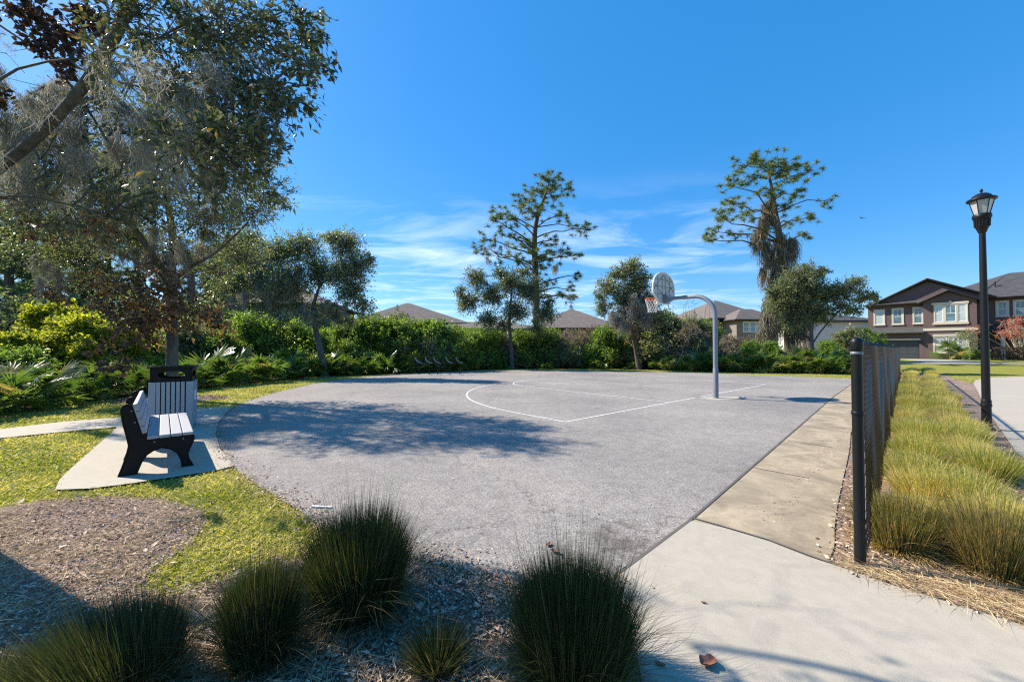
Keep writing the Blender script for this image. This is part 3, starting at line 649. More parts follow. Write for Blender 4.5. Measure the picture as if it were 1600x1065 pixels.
# ------------------------------------------------------------------ street lamp
lx, ly = G(1542, 672); lp = thing('street_lamp', 'black post lamp with frosted lantern at the edge of the grass bed', 'street lamp', (lx, ly, 0.008)); lp.scale = (0.63, 0.63, 1.0)
mb = MB(); mb.lathe([(0.15, 0), (0.15, 0.04), (0.125, 0.06), (0.105, 0.16), (0.098, 0.40), (0.098, 0.43)], 20); mb.build('base', M_black, lp)
mb = MB(); mb.lathe([(0.108, 0.42), (0.115, 0.44), (0.108, 0.47), (0.10, 0.49), (0.108, 0.52), (0.09, 0.55)], 20); mb.build('collar', M_black, lp)
mb = MB(); mb.lathe([(0.088, 0.50), (0.086, 1.2), (0.078, 2.35), (0.066, 3.62)], 20); mb.build('pole', M_black, lp)
mb = MB(); mb.lathe([(0.066, 3.57), (0.085, 3.585), (0.09, 3.60), (0.10, 3.62), (0.125, 3.66), (0.148, 3.70), (0.155, 3.82), (0.19, 3.84), (0.196, 3.88), (0.185, 3.91), (0.15, 3.92), (0.0, 3.92)], 24)
for k in range(16):
    a = k*2*math.pi/16; mb.segs([(0.15*math.cos(a), 0.15*math.sin(a), 3.69)], [(0.158*math.cos(a), 0.158*math.sin(a), 3.83)], 0.011, 0.011, 5)
mb.build('ballast_housing', M_black, lp)
mb = MB(); mb.lathe([(0.145, 3.915), (0.235, 4.165)], 6, phase=0.3, smooth=False); mb.build('lantern_glass', M_glassf, lp)
mb = MB()
for k in range(6):
    a = k*2*math.pi/6+0.3; mb.segs([(0.15*math.cos(a), 0.15*math.sin(a), 3.91)], [(0.243*math.cos(a), 0.243*math.sin(a), 4.17)], 0.011, 0.011, 6)
mb.build('lantern_frame', M_black, lp)
mb = MB(); mb.lathe([(0.24, 4.155), (0.298, 4.165), (0.305, 4.185), (0.285, 4.20), (0.22, 4.215), (0.205, 4.235), (0.17, 4.265), (0.11, 4.29), (0.05, 4.30), (0, 4.30)], 28); rf = mb.build('cap', M_black, lp)
mb = MB(); mb.lathe([(0.03, 4.295), (0.018, 4.315), (0.03, 4.335), (0.035, 4.355), (0.022, 4.378), (0, 4.385)], 14); mb.build('finial', M_black, rf)

# ------------------------------------------------------------------ small things lying about
def flatleaf(name, label, cat, x, y, z, L, Wd, rz, m, curl=0.25, th=0.003):
    nu, nv = 9, 5; V = []
    for s in (0, 1):
        for i in range(nu):
            for j in range(nv):
                u = i/(nu-1); v = j/(nv-1)*2-1
                ww = Wd/2*max(0.06, math.sin(math.pi*min(0.97, u*0.92+0.05))**0.8*(1+0.25*math.sin(9*u)))
                V.append(((u-0.5)*L, v*ww, curl*ww*v*v + curl*0.4*L*(u-0.5)**2*2 + s*th))
    Fq = []
    for i in range(nu-1):
        for j in range(nv-1):
            a = i*nv+j; Fq.append((a+nu*nv, a+nv+nu*nv, a+nv+1+nu*nv, a+1+nu*nv)); Fq.append((a+1, a+nv+1, a+nv, a))
    mb = MB(); mb.add(V, Fq, 0.5, 0, True); o = mb.build(name, m); o.location = (x, y, z); o.rotation_euler = (0, 0, rz)
    return tag(o, label, cat)
M_leafb = plain('brown fallen leaf', (0.30, 0.125, 0.065), 0.6, var=0.3, scale=40)
x, y = G(1107, 1046); flatleaf('fallen_leaf', 'large brown curled leaf lying on the pale concrete walkway', 'leaf', x, y, 0.026, 0.085, 0.065, 0.3, M_leafb, 0.7)
x, y = G(1031, 1046); flatleaf('fallen_leaf', 'small brown leaf sliver on the walkway beside the front grass clump', 'leaf', x, y, 0.024, 0.05, 0.018, -0.5, M_leafb, 0.5)
x, y = G(1100, 948); flatleaf('fallen_leaf', 'tiny dark leaf in the middle of the pale walkway', 'leaf', x, y, 0.024, 0.028, 0.012, -0.2, M_leafb, 0.5)
x, y = G(1277, 845); flatleaf('fallen_leaf', 'tiny dark leaf on the tan apron near the fence end post', 'leaf', x, y, 0.020, 0.03, 0.014, 0.2, M_leafb, 0.5)
x, y = G(772, 905); flatleaf('fallen_leaf', 'orange brown leaf at the mulch edge between the two dark grass clumps', 'leaf', x, y, 0.016, 0.07, 0.04, 0.2, M_leafb, 0.5)
x, y = G(858, 854); flatleaf('fallen_leaf', 'brown leaf on the asphalt just behind the right front grass clump', 'leaf', x, y, 0.014, 0.06, 0.035, 0.8, M_leafb, 0.5)
x, y = G(868, 866); flatleaf('fallen_leaf', 'dark brown curled leaf nearest the right front grass clump on asphalt', 'leaf', x, y, 0.014, 0.07, 0.035, -0.5, M_leafb, 0.8)
x, y = G(502, 794.5); mb = MB(); mb.box((0, 0, 0.008), (0.20, 0.022, 0.012)); o = mb.build('white_strip', M_white); o.location = (x, y, 0.012); o.rotation_euler = (0, 0, -0.12); tag(o, 'thin white plastic strip lying at the left edge of the court', 'litter')
x, y = G(1156, 623.5); mb = MB(); t = np.linspace(0, 1, 8); mb.tube([(q*0.22, 0, 0.03+0.004*math.sin(9*q)) for q in t] + [(0.24, 0, 0.03), (0.26, 0, 0.03)], [0.028, 0.032, 0.026, 0.03, 0.024, 0.031, 0.03, 0.028, 0.013, 0.013], 10)
o = mb.build('plastic_bottle', M_plas); o.location = (x, y, 0.012); o.rotation_euler = (0, 0, 0.4); tag(o, 'crushed clear plastic bottle lying behind the goal pole', 'bottle')
mb = MB(); sp = [G(455, 772), G(478, 768), G(487, 778), G(489, 790)]
mb.tube([(p[0], p[1], 0.018+0.02*math.sin(i)) for i, p in enumerate(smooth_poly(sp, 2))], 0.003, 5)
o = mb.build('straw_stem', M_straw); tag(o, 'pale bent straw stem by the white strip on the asphalt', 'straw stem')
# bird
bp = W(1346, 341, 60); bird = MB()
bird.tube([(-0.32, 0, 0), (-0.2, 0, 0.02), (0, 0, 0.03), (0.16, 0, 0.02), (0.25, 0, 0.035), (0.30, 0, 0.03)], [0.03, 0.06, 0.08, 0.06, 0.04, 0.012], 8)
for sg in (-1, 1): bird.prism([(0.10, 0), (0.14, sg*0.3), (0.03, sg*0.72), (-0.04, sg*0.68), (-0.06, sg*0.3), (-0.08, 0)], 0, 0.012, lambda a, b, c: np.stack([a, b, c+0.04+0.35*np.abs(b)-0.1*np.abs(b)**2], 1))
bird.prism([(-0.28, -0.03), (-0.28, 0.03), (-0.46, 0.08), (-0.46, -0.08)], 0, 0.012)
o = bird.build('bird', M_black); o.location = bp; o.rotation_euler = (0.5, 0.1, 0.3); tag(o, 'small dark bird gliding in the blue sky left of the street lamp', 'bird')

# ------------------------------------------------------------------ ornamental grass clumps
def clump_mesh(n, Rb, H, spread=0.35, wd=0.004, wild=0.06, lean=(0, 0), dead=0.08, tilt=0.0, seed=0, nseg=4, bias=0.0):
    mb = MB(); a = rng.uniform(0, 2*math.pi, n); r = Rb*np.sqrt(rng.uniform(0, 1, n))
    base = np.stack([r*np.cos(a), r*np.sin(a), np.zeros(n)], 1)
    out = np.stack([np.cos(a), np.sin(a), np.zeros(n)], 1)*(r/Rb)[:, None]*spread
    d = out + rng.normal(0, 0.10, (n, 3)); d[:, 2] = 1; d[:, 0] += lean[0]; d[:, 1] += lean[1]
    L = H*rng.uniform(0.72, 1.08, n)*(1-0.22*(r/Rb)**2); k = rng.uniform(size=n) < wild; L[k] *= rng.uniform(1.15, 1.45, k.sum())
    droop = rng.uniform(0.0, 0.12, n)*(0.3 + r/Rb)
    rn = np.clip(rng.beta(1.3, 2.0, n)*0.85 + bias, 0, 0.85); dk = rng.uniform(size=n) < dead; rn[dk] = rng.uniform(0.8, 1.0, dk.sum())
    odir = out.copy(); nn_ = np.linalg.norm(odir, axis=1, keepdims=True); odir = odir/np.maximum(nn_, 1e-6)*0.6; odir[:, 2] = -0.8
    mb.blades(base, d, L, droop, wd*rng.uniform(0.7, 1.3, n), rn, nseg, dd=odir)
    # a few long blades that have flopped over
    fl = n//14; a = rng.uniform(0, 2*math.pi, fl); r = Rb*np.sqrt(rng.uniform(0.2, 1, fl)); base = np.stack([r*np.cos(a), r*np.sin(a), np.zeros(fl)], 1); a2 = a + rng.normal(0, 0.7, fl)
    od = np.stack([np.cos(a2)*0.8, np.sin(a2)*0.8, np.full(fl, -0.75)], 1); d = np.stack([np.cos(a2)*0.25, np.sin(a2)*0.25, np.ones(fl)], 1) + rng.normal(0, 0.1, (fl, 3))
    mb.blades(base, d, H*rng.uniform(0.6, 1.15, fl), rng.uniform(0.25, 0.75, fl), wd*rng.uniform(0.7, 1.2, fl), np.clip(rng.beta(2, 2, fl) + bias, 0, 1), 5, dd=od)
    # dead straw skirt lying out at the foot
    m_ = n//7; a = rng.uniform(0, 2*math.pi, m_); base = np.stack([Rb*0.9*np.cos(a), Rb*0.9*np.sin(a), np.full(m_, 0.03)], 1)
    d = np.stack([np.cos(a), np.sin(a), rng.uniform(0.1, 0.9, m_)], 1) + rng.normal(0, 0.3, (m_, 3)); d[:, 2] = np.abs(d[:, 2])
    mb.blades(base, d, H*rng.uniform(0.25, 0.55, m_), rng.uniform(0.3, 0.7, m_), wd, rng.uniform(0.78, 1.0, m_), 3)
    return mb
def clump(name, label, cat, xy, mb, m, group=None, rz=0.0):
    o = mb.build(name, m); o.location = (xy[0], xy[1], 0.008); o.rotation_euler = (0, 0, rz); return tag(o, label, cat, group)
FG = 'dark ornamental grass clumps in the foreground mulch'
clump('grass_clump', 'tall dark green grass clump standing between the lawn tip and the asphalt', 'grass clump', (-0.86, 2.20), clump_mesh(8500, 0.19, 0.60, 0.17, 0.0030), M_reed_shaded, FG)
clump('grass_clump', 'narrow dark grass clump left of the tallest foreground clump', 'grass clump', (-1.175, 1.84), clump_mesh(6000, 0.105, 0.49, 0.09, 0.0028), M_reed_shaded, FG)
clump('grass_clump', 'large dark grass clump at the pale walkway edge with wispy tall stems', 'grass clump', (0.27, 1.74), clump_mesh(9500, 0.19, 0.56, 0.16, 0.0028, wild=0.05, lean=(0.02, 0)), M_reed_shaded, FG)
clump('grass_clump', 'low leaning green grass clump in the bottom left foreground', 'grass clump', (-1.66, 1.66), clump_mesh(7500, 0.19, 0.40, 0.38, 0.0028, lean=(-0.35, 0.0), bias=0.12), M_reed_shaded, FG)
clump('grass_clump', 'small grey green drooping tuft between the two biggest foreground clumps', 'grass clump', (-0.34, 1.80), clump_mesh(900, 0.06, 0.26, 1.0, 0.003, wild=0.02, dead=0.25), M_reed_shaded, FG)
clump('grass_clump', 'small yellow green tuft at the very bottom left corner', 'grass clump', (-2.24, 1.68), clump_mesh(900, 0.09, 0.17, 0.9, 0.0035, bias=0.2, dead=0.4), M_reed_shaded, FG)
# the fence bed: first two clumps unique and dense, then copies of six kinds
BG_ = 'ornamental grass clumps in the bed beside the fence'
clump('grass_clump', 'green and straw grass clump right beside the fence end post', 'grass clump', (2.84, 2.88), clump_mesh(4200, 0.17, 0.42, 0.26, 0.0042, bias=0.12, dead=0.3), M_tuftf, BG_)
clump('grass_clump', 'straw tipped grass clump nearest the walkway at the bed front', 'grass clump', (3.16, 2.56), clump_mesh(4600, 0.18, 0.45, 0.30, 0.0045, bias=0.18, dead=0.4), M_tuftf, BG_)
KM = []
for i in range(6):
    b_ = (0.25, 0.35, 0.15, 0.4, 0.28, 0.33)[i]
    KM.append(clump_mesh(1700 if i < 3 else 1000, (0.17, 0.14, 0.18, 0.13, 0.16, 0.15)[i], (0.38, 0.33, 0.40, 0.28, 0.36, 0.33)[i], 0.5, 0.006 if i < 3 else 0.009, bias=b_, dead=(0.12, 0.2, 0.1, 0.4, 0.15, 0.25)[i], wild=0.04).mesh('grass_clump', M_tuft))
row_n = (0.25, 0.68); ordn2 = lambda i: f'{i+1}th' if i % 10 > 2 or i in (10, 11, 12) else f'{i+1}' + ('st', 'nd', 'rd')[i % 10]
ordn = ['first', 'second', 'third', 'fourth', 'fifth', 'sixth', 'seventh', 'eighth', 'ninth', 'tenth', 'eleventh', 'twelfth']
for ri, nn_ in enumerate(row_n):
    d_ = 1.12 if ri == 0 else 1.22; i = 0
    while d_ < 31:
        p = F(d_ + rng.normal(0, 0.05), nn_*(1+0.022*d_) + rng.normal(0, 0.06))
        kind = int(rng.integers(0, 3)) if d_ < 7 else int(rng.integers(0, 6))
        o = bpy.data.objects.new('grass_clump', KM[kind]); COL.objects.link(o)
        o.location = (p[0], p[1], 0.008 + float(gz(p[0], p[1]))); o.rotation_euler = (0, 0, rng.uniform(0, 6.28)); s_ = rng.uniform(0.75, 1.15)*(0.92 if d_ > 12 else 1); o.scale = (s_*1.05, s_*1.05, s_*rng.uniform(0.85, 1.1))
        rown = 'fence side row' if ri == 0 else 'walk side row'
        if i < 12: tag(o, f'yellow green grass clump, {ordn[i]} behind the front clump in the {rown}', 'grass clump', BG_)
        else: tag(o, f'yellow green grass clump, {ordn2(i)} behind the front clump in the {rown}', 'grass clump', BG_)
        d_ += rng.uniform(0.54, 0.74) if d_ < 14 else rng.uniform(0.6, 0.75); i += 1


# ------------------------------------------------------------------ lawn blades, mulch chips, straw (nobody could count them)
ring_l = np.array(ring); court_l = np.array(court); pad_l = np.array(pad); path_l = np.array(path); floor_l = np.array(floor_)
def scatter(n, x0, x1, y0, y1):
    return rng.uniform(x0, x1, n), rng.uniform(y0, y1, n)
def near_filter(x, y, k=2.6):
    d = np.hypot(x, y); return rng.uniform(size=len(x)) < np.minimum(1, (k/d)**1.6)
x, y = scatter(900000, -13, 0.2, 1.6, 15)
xj, yj = x + rng.normal(0, 0.022, len(x)), y + rng.normal(0, 0.022, len(x))
kp = near_filter(x, y, 4.2) & ~inpoly(xj, yj, pad_l) & ~inpoly(xj, yj, path_l) & ~inpoly(xj, yj, court_l)
x, y = x[kp], y[kp]
jx, jy = x + rng.normal(0, 0.07, len(x)), y + rng.normal(0, 0.07, len(x))
tr = ((x-cx_)/1.5)**2 + ((y-cy_)/0.9)**2 < rng.uniform(0.75, 1.1, len(x))
kp = ~inpoly(jx, jy, ring_l) & ~inpoly(jx, jy, floor_l) & ~tr & (np.abs(x) < 1.36*y)
x, y = x[kp], y[kp]; n = len(x); print('lawn blades', n)
a = rng.uniform(0, 6.28, n); d = np.stack([np.cos(a), np.sin(a), rng.uniform(0.3, 1.6, n)], 1); dist = np.hypot(x, y)
pt = 0.5 + 0.25*np.sin(x*3.1+np.sin(y*2.3)*2) + 0.25*np.sin(y*4.3+x*1.7)
rn = np.clip(0.16 + 0.42*pt + rng.normal(0, 0.25, n), 0, 1)
mb = MB(); mb.blades(np.stack([x, y, np.full(n, 0.0)], 1), d, rng.uniform(0.035, 0.075, n), rng.uniform(0.1, 0.5, n), rng.uniform(0.005, 0.009, n)*np.maximum(1, dist/5), rn, 2)
x, y = G(480, 860)
tag(mb.build('lawn_grass', M_lawnb), 'mottled yellow green lawn grass around the bench pad and path', 'grass', kind='stuff')
# far lawn: between court and thicket, and near the big house
x, y = scatter(160000, -14, 26, 12, 30)
kp = ~inpoly(x, y, court_l) & ~inpoly(x, y, floor_l) & ~inpoly(x, y, np.array(strip)) & ~inpoly(x, y, np.array(bed)) & ~inpoly(x, y, np.array(side)) & near_filter(x, y, 14)
x, y = x[kp], y[kp]; n = len(x); a = rng.uniform(0, 6.28, n); d = np.stack([np.cos(a), np.sin(a), rng.uniform(0.4, 1.6, n)], 1)
mb = MB(); mb.blades(np.stack([x, y, gz(x, y)], 1), d, rng.uniform(0.04, 0.08, n), 0.2, rng.uniform(0.012, 0.022, n), np.clip(rng.normal(0.5, 0.25, n), 0, 1), 1)
tag(mb.build('verge_grass', M_lawnb), 'thin dry lawn verge along the far edge of the court', 'grass', kind='stuff')
def chips(mb, x, y, smin, smax, z0=0.008, tilt=0.5, rlo=0, rhi=1):
    n = len(x); a = rng.uniform(0, 6.28, n); d = np.stack([np.cos(a), np.sin(a), rng.normal(0, 0.22, n)], 1)
    nr = rng.normal(0, tilt, (n, 3)); nr[:, 2] = 1; L = rng.uniform(smin, smax, n)
    mb.leaves(np.stack([x, y, z0 + rng.uniform(0.002, 0.03, n)], 1), d, nr, L, L*rng.uniform(0.25, 0.6, n), rng.uniform(rlo, rhi, n), fold=0.12)
mb = MB()
x, y = scatter(150000, -4.6, 1.2, 1.4, 4.2); kp = inpoly(x + rng.normal(0, 0.08, len(x)), y + rng.normal(0, 0.08, len(x)), ring_l) & near_filter(x, y, 2.3) & ~inpoly(x, y, np.array(walk)) & (np.abs(x) < 1.45*y); x, y = x[kp], y[kp]
print('chips', len(x)); chips(mb, x, y, 0.008, 0.034)
k = rng.uniform(size=len(x)) < 0.005; chips(mb, x[k], y[k], 0.04, 0.08, 0.015, 0.25, 0.5, 1)
x, y = scatter(150000, 1.8, 10, 1.5, 9); bed_l = np.array(bed); kp = inpoly(x + rng.normal(0, 0.03, len(x)), y + rng.normal(0, 0.03, len(x)), bed_l) & near_filter(x, y, 3.6); x, y = x[kp], y[kp]; chips(mb, x, y, 0.010, 0.045, rlo=0.15)
x, y = scatter(6000, cx_-1.6, cx_+1.6, cy_-1, cy_+1); kp = (((x-cx_)/1.5)**2 + ((y-cy_)/0.9)**2 < 1); chips(mb, x[kp], y[kp], 0.03, 0.07)
ne = np.array([np.asarray(q, float) for q in near_edge]); k_ = rng.integers(0, int(len(ne)*0.72), 5200); q = ne[k_] + (ne[k_+1]-ne[k_])*rng.uniform(size=(5200, 1)) + rng.normal(0, 1, (5200, 2))*rng.uniform(0.01, 0.16, (5200, 1))
chips(mb, q[:, 0], q[:, 1], 0.012, 0.04, 0.012)
q = np.array([F(d, -0.62-0.1*rng.exponential(1.0)+0.12) for d in rng.uniform(0.3, 12, 700)]); q = q[np.hypot(q[:, 0], q[:, 1]) > 2.9]; chips(mb, q[:, 0], q[:, 1], 0.008, 0.03, 0.018)
x, y = scatter(500, -6, 3, 3, 12); kp = inpoly(x, y, court_l); chips(mb, x[kp], y[kp], 0.01, 0.035, 0.010)
tag(mb.build('bark_mulch', M_chip), 'brown bark mulch chips scattered over the planting beds', 'mulch', kind='stuff')
mb = MB()
def straws(n, x0, x1, y0, y1, poly, lmin, lmax, flt=3.0, dens=None):
    x, y = scatter(n, x0, x1, y0, y1); kp = inpoly(x, y, poly) & near_filter(x, y, flt)
    if dens is not None: kp &= dens(x, y)
    x, y = x[kp], y[kp]; n = len(x); a = rng.uniform(0, 6.28, n)
    mb.blades(np.stack([x, y, 0.012+rng.uniform(0.004, 0.045, n)], 1), np.stack([np.cos(a), np.sin(a), rng.normal(0, 0.10, n)], 1), rng.uniform(lmin, lmax, n), rng.uniform(-0.05, 0.12, n), rng.uniform(0.0018, 0.0035, n), rng.uniform(0, 1, n), 3, dd=np.stack([-np.sin(a), np.cos(a), np.full(n, -0.1)], 1))
straws(26000, -4.6, 1.2, 1.4, 4.2, ring_l, 0.05, 0.22, 2.6, lambda x, y: np.sin(x*4.1+1)+np.sin(y*5.3+x*2) > -0.2)
fr = [G(*p) for p in [(1300, 885), (1345, 880), (1400, 893), (1500, 910), (1600, 930), (1800, 980), (1760, 1026), (1600, 980), (1500, 948), (1400, 918)]]
straws(30000, 1.8, 5, 1.3, 3.2, np.array(fr), 0.08, 0.3, 4)
straws(9000, 2, 10, 2, 9, bed_l, 0.06, 0.22, 3.5)
tag(mb.build('straw_litter', M_straw), 'pale straw and needles strewn over the mulch and bed fronts', 'straw', kind='stuff')

# ------------------------------------------------------------------ trees
def limb_pts(p0, p1, n=7, sag=0.12, jit=0.05):
    p0 = np.asarray(p0, float); p1 = np.asarray(p1, float); L = np.linalg.norm(p1-p0); t = np.linspace(0, 1, n)[:, None]
    pts = p0 + (p1-p0)*t; pts[:, 2] += (sag*L*np.sin(t*math.pi)[:, 0])*(1 if p1[2] > p0[2] else -0.4)
    pts[1:-1] += rng.normal(0, jit*L/4, (n-2, 3)); return pts
def cluster(leafb, twigb, c, Rr, ntw, nlf, ll, lw, rlo=0.0, rhi=0.85, hang=0.0, tr=0.004, hub=0.35, spreadl=0.10, rndmode='uni'):
    c = np.asarray(c, float); Rr = np.broadcast_to(np.asarray(Rr, float), (3,))
    st = c + rng.normal(0, 1, (ntw, 3))*Rr*hub*0.6
    u = rng.normal(size=(ntw, 3)); u /= np.linalg.norm(u, axis=1, keepdims=True)
    en = c + u*Rr*rng.uniform(0.6, 1.3, (ntw, 1)); en[:, 2] -= hang*Rr[2]*rng.uniform(0, 1, ntw)
    md = (st+en)/2 + rng.normal(0, 0.08, (ntw, 3))*Rr
    if twigb is not None: twigb.segs(st, md, tr*1.5, tr, 3); twigb.segs(md, en, tr, tr*0.5, 3)
    t = rng.uniform(0.38, 1.03, (ntw, nlf, 1))
    P = np.where(t < 0.5, st[:, None] + (md-st)[:, None]*t*2, md[:, None] + (en-md)[:, None]*(t-0.5)*2) + rng.normal(0, spreadl, (ntw, nlf, 3))*Rr.mean()
    D = (en-st)[:, None]/np.linalg.norm(en-st, axis=1)[:, None, None] + rng.normal(0, 0.75, (ntw, nlf, 3)); D[..., 2] -= hang*1.2
    N = rng.normal(0, 0.8, (ntw, nlf, 3)); N[..., 2] += 0.6
    k = ntw*nlf; tw = np.repeat(rng.uniform(-0.15, 0.15, ntw), nlf)
    rn = np.clip(rng.uniform(rlo, rhi, k) + tw, rlo, min(1, rhi+0.05)); o = rng.uniform(size=k) < 0.02
    if rhi < 0.95: rn[o] = rng.uniform(0.85, 1.0, o.sum())
    leafb.leaves(P.reshape(-1, 3), D.reshape(-1, 3), N.reshape(-1, 3), ll*rng.uniform(0.65, 1.25, k), lw*rng.uniform(0.7, 1.2, k), rn)
def moss(mb, c, Rr, n, L, wd=0.005, curl=0.03, nseg=8):
    c = np.asarray(c, float); Rr = np.broadcast_to(np.asarray(Rr, float), (3,))
    # strands hang in separate drapes of uneven length
    nd = max(3, n//100); dc = c + rng.normal(0, 0.5, (nd, 3))*Rr; dl = L*rng.uniform(0.35, 1.1, nd); dw = rng.uniform(0.03, 0.10, nd)*max(0.6, L)
    i = rng.integers(0, nd, n); p = dc[i] + rng.normal(0, 1, (n, 3))*dw[i][:, None]*np.array([1, 1, 0.8]); Ls = dl[i]*rng.uniform(0.3, 1.0, n)
    st = rng.normal(0, curl, (nseg, n, 3)); st[:, :, 2] *= 0.5; P = [p]
    pull = (dc[i]-p)*np.array([0.5, 0.5, 0])/nseg
    for k in range(nseg):
        q = P[-1] + st[k] + pull; q[:, 2] -= Ls/nseg; P.append(q)
    P = np.stack(P, 1); s_ = rng.normal(size=(n, 3)); s_[:, 2] *= 0.3; s_ /= np.linalg.norm(s_, axis=1, keepdims=True)
    w = wd*0.5*np.linspace(1, 0.4, nseg+1)[None, :, None]*rng.uniform(0.6, 1.3, (n, 1, 1))
    v = np.stack([P - s_[:, None]*w, P + s_[:, None]*w], 2).reshape(-1, 3); q = np.arange(nseg)*2; f = np.stack([q, q+1, q+3, q+2], 1)
    Fq = (f[None] + (np.arange(n)*2*(nseg+1))[:, None, None]).reshape(-1, 4)
    mb.add(v, Fq, np.repeat(rng.uniform(0, 1, n), nseg))
def attach(tp, c, frac=0.45):
    """a point on the trunk path from which a limb would leave towards c"""
    tp = np.asarray(tp); z = c[2] - frac*np.hypot(*(tp[-1][:2]-c[:2])) ; z = np.clip(z, tp[0][2] + 0.35*(tp[-1][2]-tp[0][2]), tp[-1][2])
    i = int(np.clip(np.searchsorted(tp[:, 2], z), 1, len(tp)-1)); a, b = tp[i-1], tp[i]; t = (z-a[2])/max(1e-6, b[2]-a[2]); return a + (b-a)*np.clip(t, 0, 1)
def tree(name, label, trunk, radii, clusters, leafm, bark, ll, lw, ntw, nlf, group=None, tr=0.006, mossy=None, extra=None, limb_r=0.45, hang=0.1, dens=2.3):
    trunk = np.asarray(trunk, float); base = trunk[0].copy(); root = thing(name, label, 'tree', tuple(base), 0, group)
    sh = lambda p: np.asarray(p, float) - base
    tb = MB(); tp = np.array(smooth_poly([sh(p) for p in trunk], 2)); rad = np.interp(np.linspace(0, 1, len(tp)), np.linspace(0, 1, len(radii)), radii)
    tb.tube(tp, rad, 12); tb.tube([tp[0]-[0, 0, 0.05], tp[0]+[0, 0, 0.12]], [radii[0]*1.45, radii[0]*1.0], 12, caps=False)
    br = MB(); lf = MB()
    order = sorted(clusters, key=lambda q: np.linalg.norm(sh(q[0]) - attach(tp, sh(q[0]))))
    nodes = []
    for cl_ in order:
        c, Rr = sh(cl_[0]), cl_[1]; a = attach(tp, c); r0 = np.interp(a[2], tp[:, 2], rad)*0.55*limb_r; da = np.linalg.norm(c-a)
        for (q, rq) in nodes:       # fork from an earlier limb where that is nearer than the trunk
            dq = np.linalg.norm(c-q)
            if dq < da*0.8 and q[2] < c[2] + 0.5*dq and dq > 0.05: a, da, r0 = q, dq, rq
        r0 = max(r0, tr*2.2); pts = limb_pts(a, c); rs_ = np.linspace(r0, tr*1.6, len(pts))
        br.tube(pts, rs_, 6)
        nodes += [(pts[k], rs_[k]*0.8) for k in range(2, len(pts))]
        mul = cl_[2] if len(cl_) > 2 else 1.0
        cluster(lf, br, c, np.asarray(Rr)*(1.1 if dens < 1.5 else 1.14), max(3, int(ntw*mul*dens)), nlf, ll, lw, hang=hang, tr=tr)
    tb.build('trunk', bark, root); br.build('branches', bark, root); lf.build('crown', leafm, root)
    if mossy:
        mm = MB()
        for (c, Rr, n, L, wd, curl) in mossy: moss(mm, sh(c) - (V3(0, 0.6, 0) if sh(c)[1] < -0.2 and base[1] > 19 else 0), Rr, n, L, wd, curl)
        mm.build('hanging_moss', M_moss, root)
    if extra: extra(root, sh, tp)
    return root
V3 = lambda x, y, z: np.array([x, y, z], float)

# A: the near oak, its trunk just out of the picture on the left
base = V3(-4.2, 2.84, 0)
cA = [((455, 55, 3.2), .30), ((430, 125, 3.25), .30), ((478, 100, 3.15), .17), ((400, 60, 3.3), .34), ((350, 30, 3.5), .36), ((310, 70, 3.6), .36), ((250, 25, 3.8), .36), ((390, 130, 3.5), .30), ((360, 175, 3.9), .28), ((200, 30, 3.9), .30), ((455, 20, 3.2), .25), ((470, 160, 3.15), .10, .5), ((420, 185, 3.4), .13, .5),
      ((300, 140, 4.1), .33), ((335, 235, 4.4), .35), ((385, 235, 4.5), .28), ((300, 230, 4.6), .3, .8), ((245, 300, 4.8), .32, .6), ((90, 130, 4.2), .22, .4), ((20, 170, 4.0), .2, .5), ((160, 160, 4.4), .3, .6), ((230, 210, 4.6), .3, .6), ((120, 260, 4.6), .3, .5), ((40, 320, 4.8), .3, .6), ((110, 190, 4.5), .3, .6), ((60, 250, 4.6), .3, .5), ((190, 330, 4.8), .3, .6), ((270, 60, 3.9), .25, .5), ((150, 90, 3.9), .22, .7), ((100, 200, 4.4), .26, .7), ((190, 130, 4.1), .22, .7), ((200, 270, 4.5), .25, .7), ((30, 220, 4.3), .22, .6), ((140, 330, 4.8), .28, .7)]
clA = []
def YA(px, py, Y):      # keeps the near crown where its shade falls on the mulch bed, not on the court
    while Y > 2.6:
        p = W(px, py, Y); xs, ys = p[0] + 1.058*p[2], p[1] - 0.451*p[2]
        if ys < (1.32 if xs > 0.4 else 1.85 if xs > 0 else 2.3): break
        Y -= 0.05
    return Y
for e in cA: clA.append((W(e[0][0], e[0][1], YA(e[0][0], e[0][1], e[0][2])), e[1]*0.98, (e[2] if len(e) > 2 else 1.0)*(e[1]/.3)**2))
for q in range(14):   # the part of the crown outside the picture, above and to the left
    a = rng.uniform(1.6, 5.0); rr_ = rng.uniform(0.6, 1.9); clA.append((base + V3(math.cos(a)*rr_ - 0.6, math.sin(a)*rr_*0.35-0.7, rng.uniform(4.6, 6.3)), 0.55, 0.6))
trA = [base, base+V3(-0.02, 0.0, 1.2), base+V3(-0.08, 0.0, 2.4), base+V3(-0.12, 0.05, 3.3), base+V3(-0.2, 0.0, 4.2), base+V3(-0.3, -0.1, 5.2)]
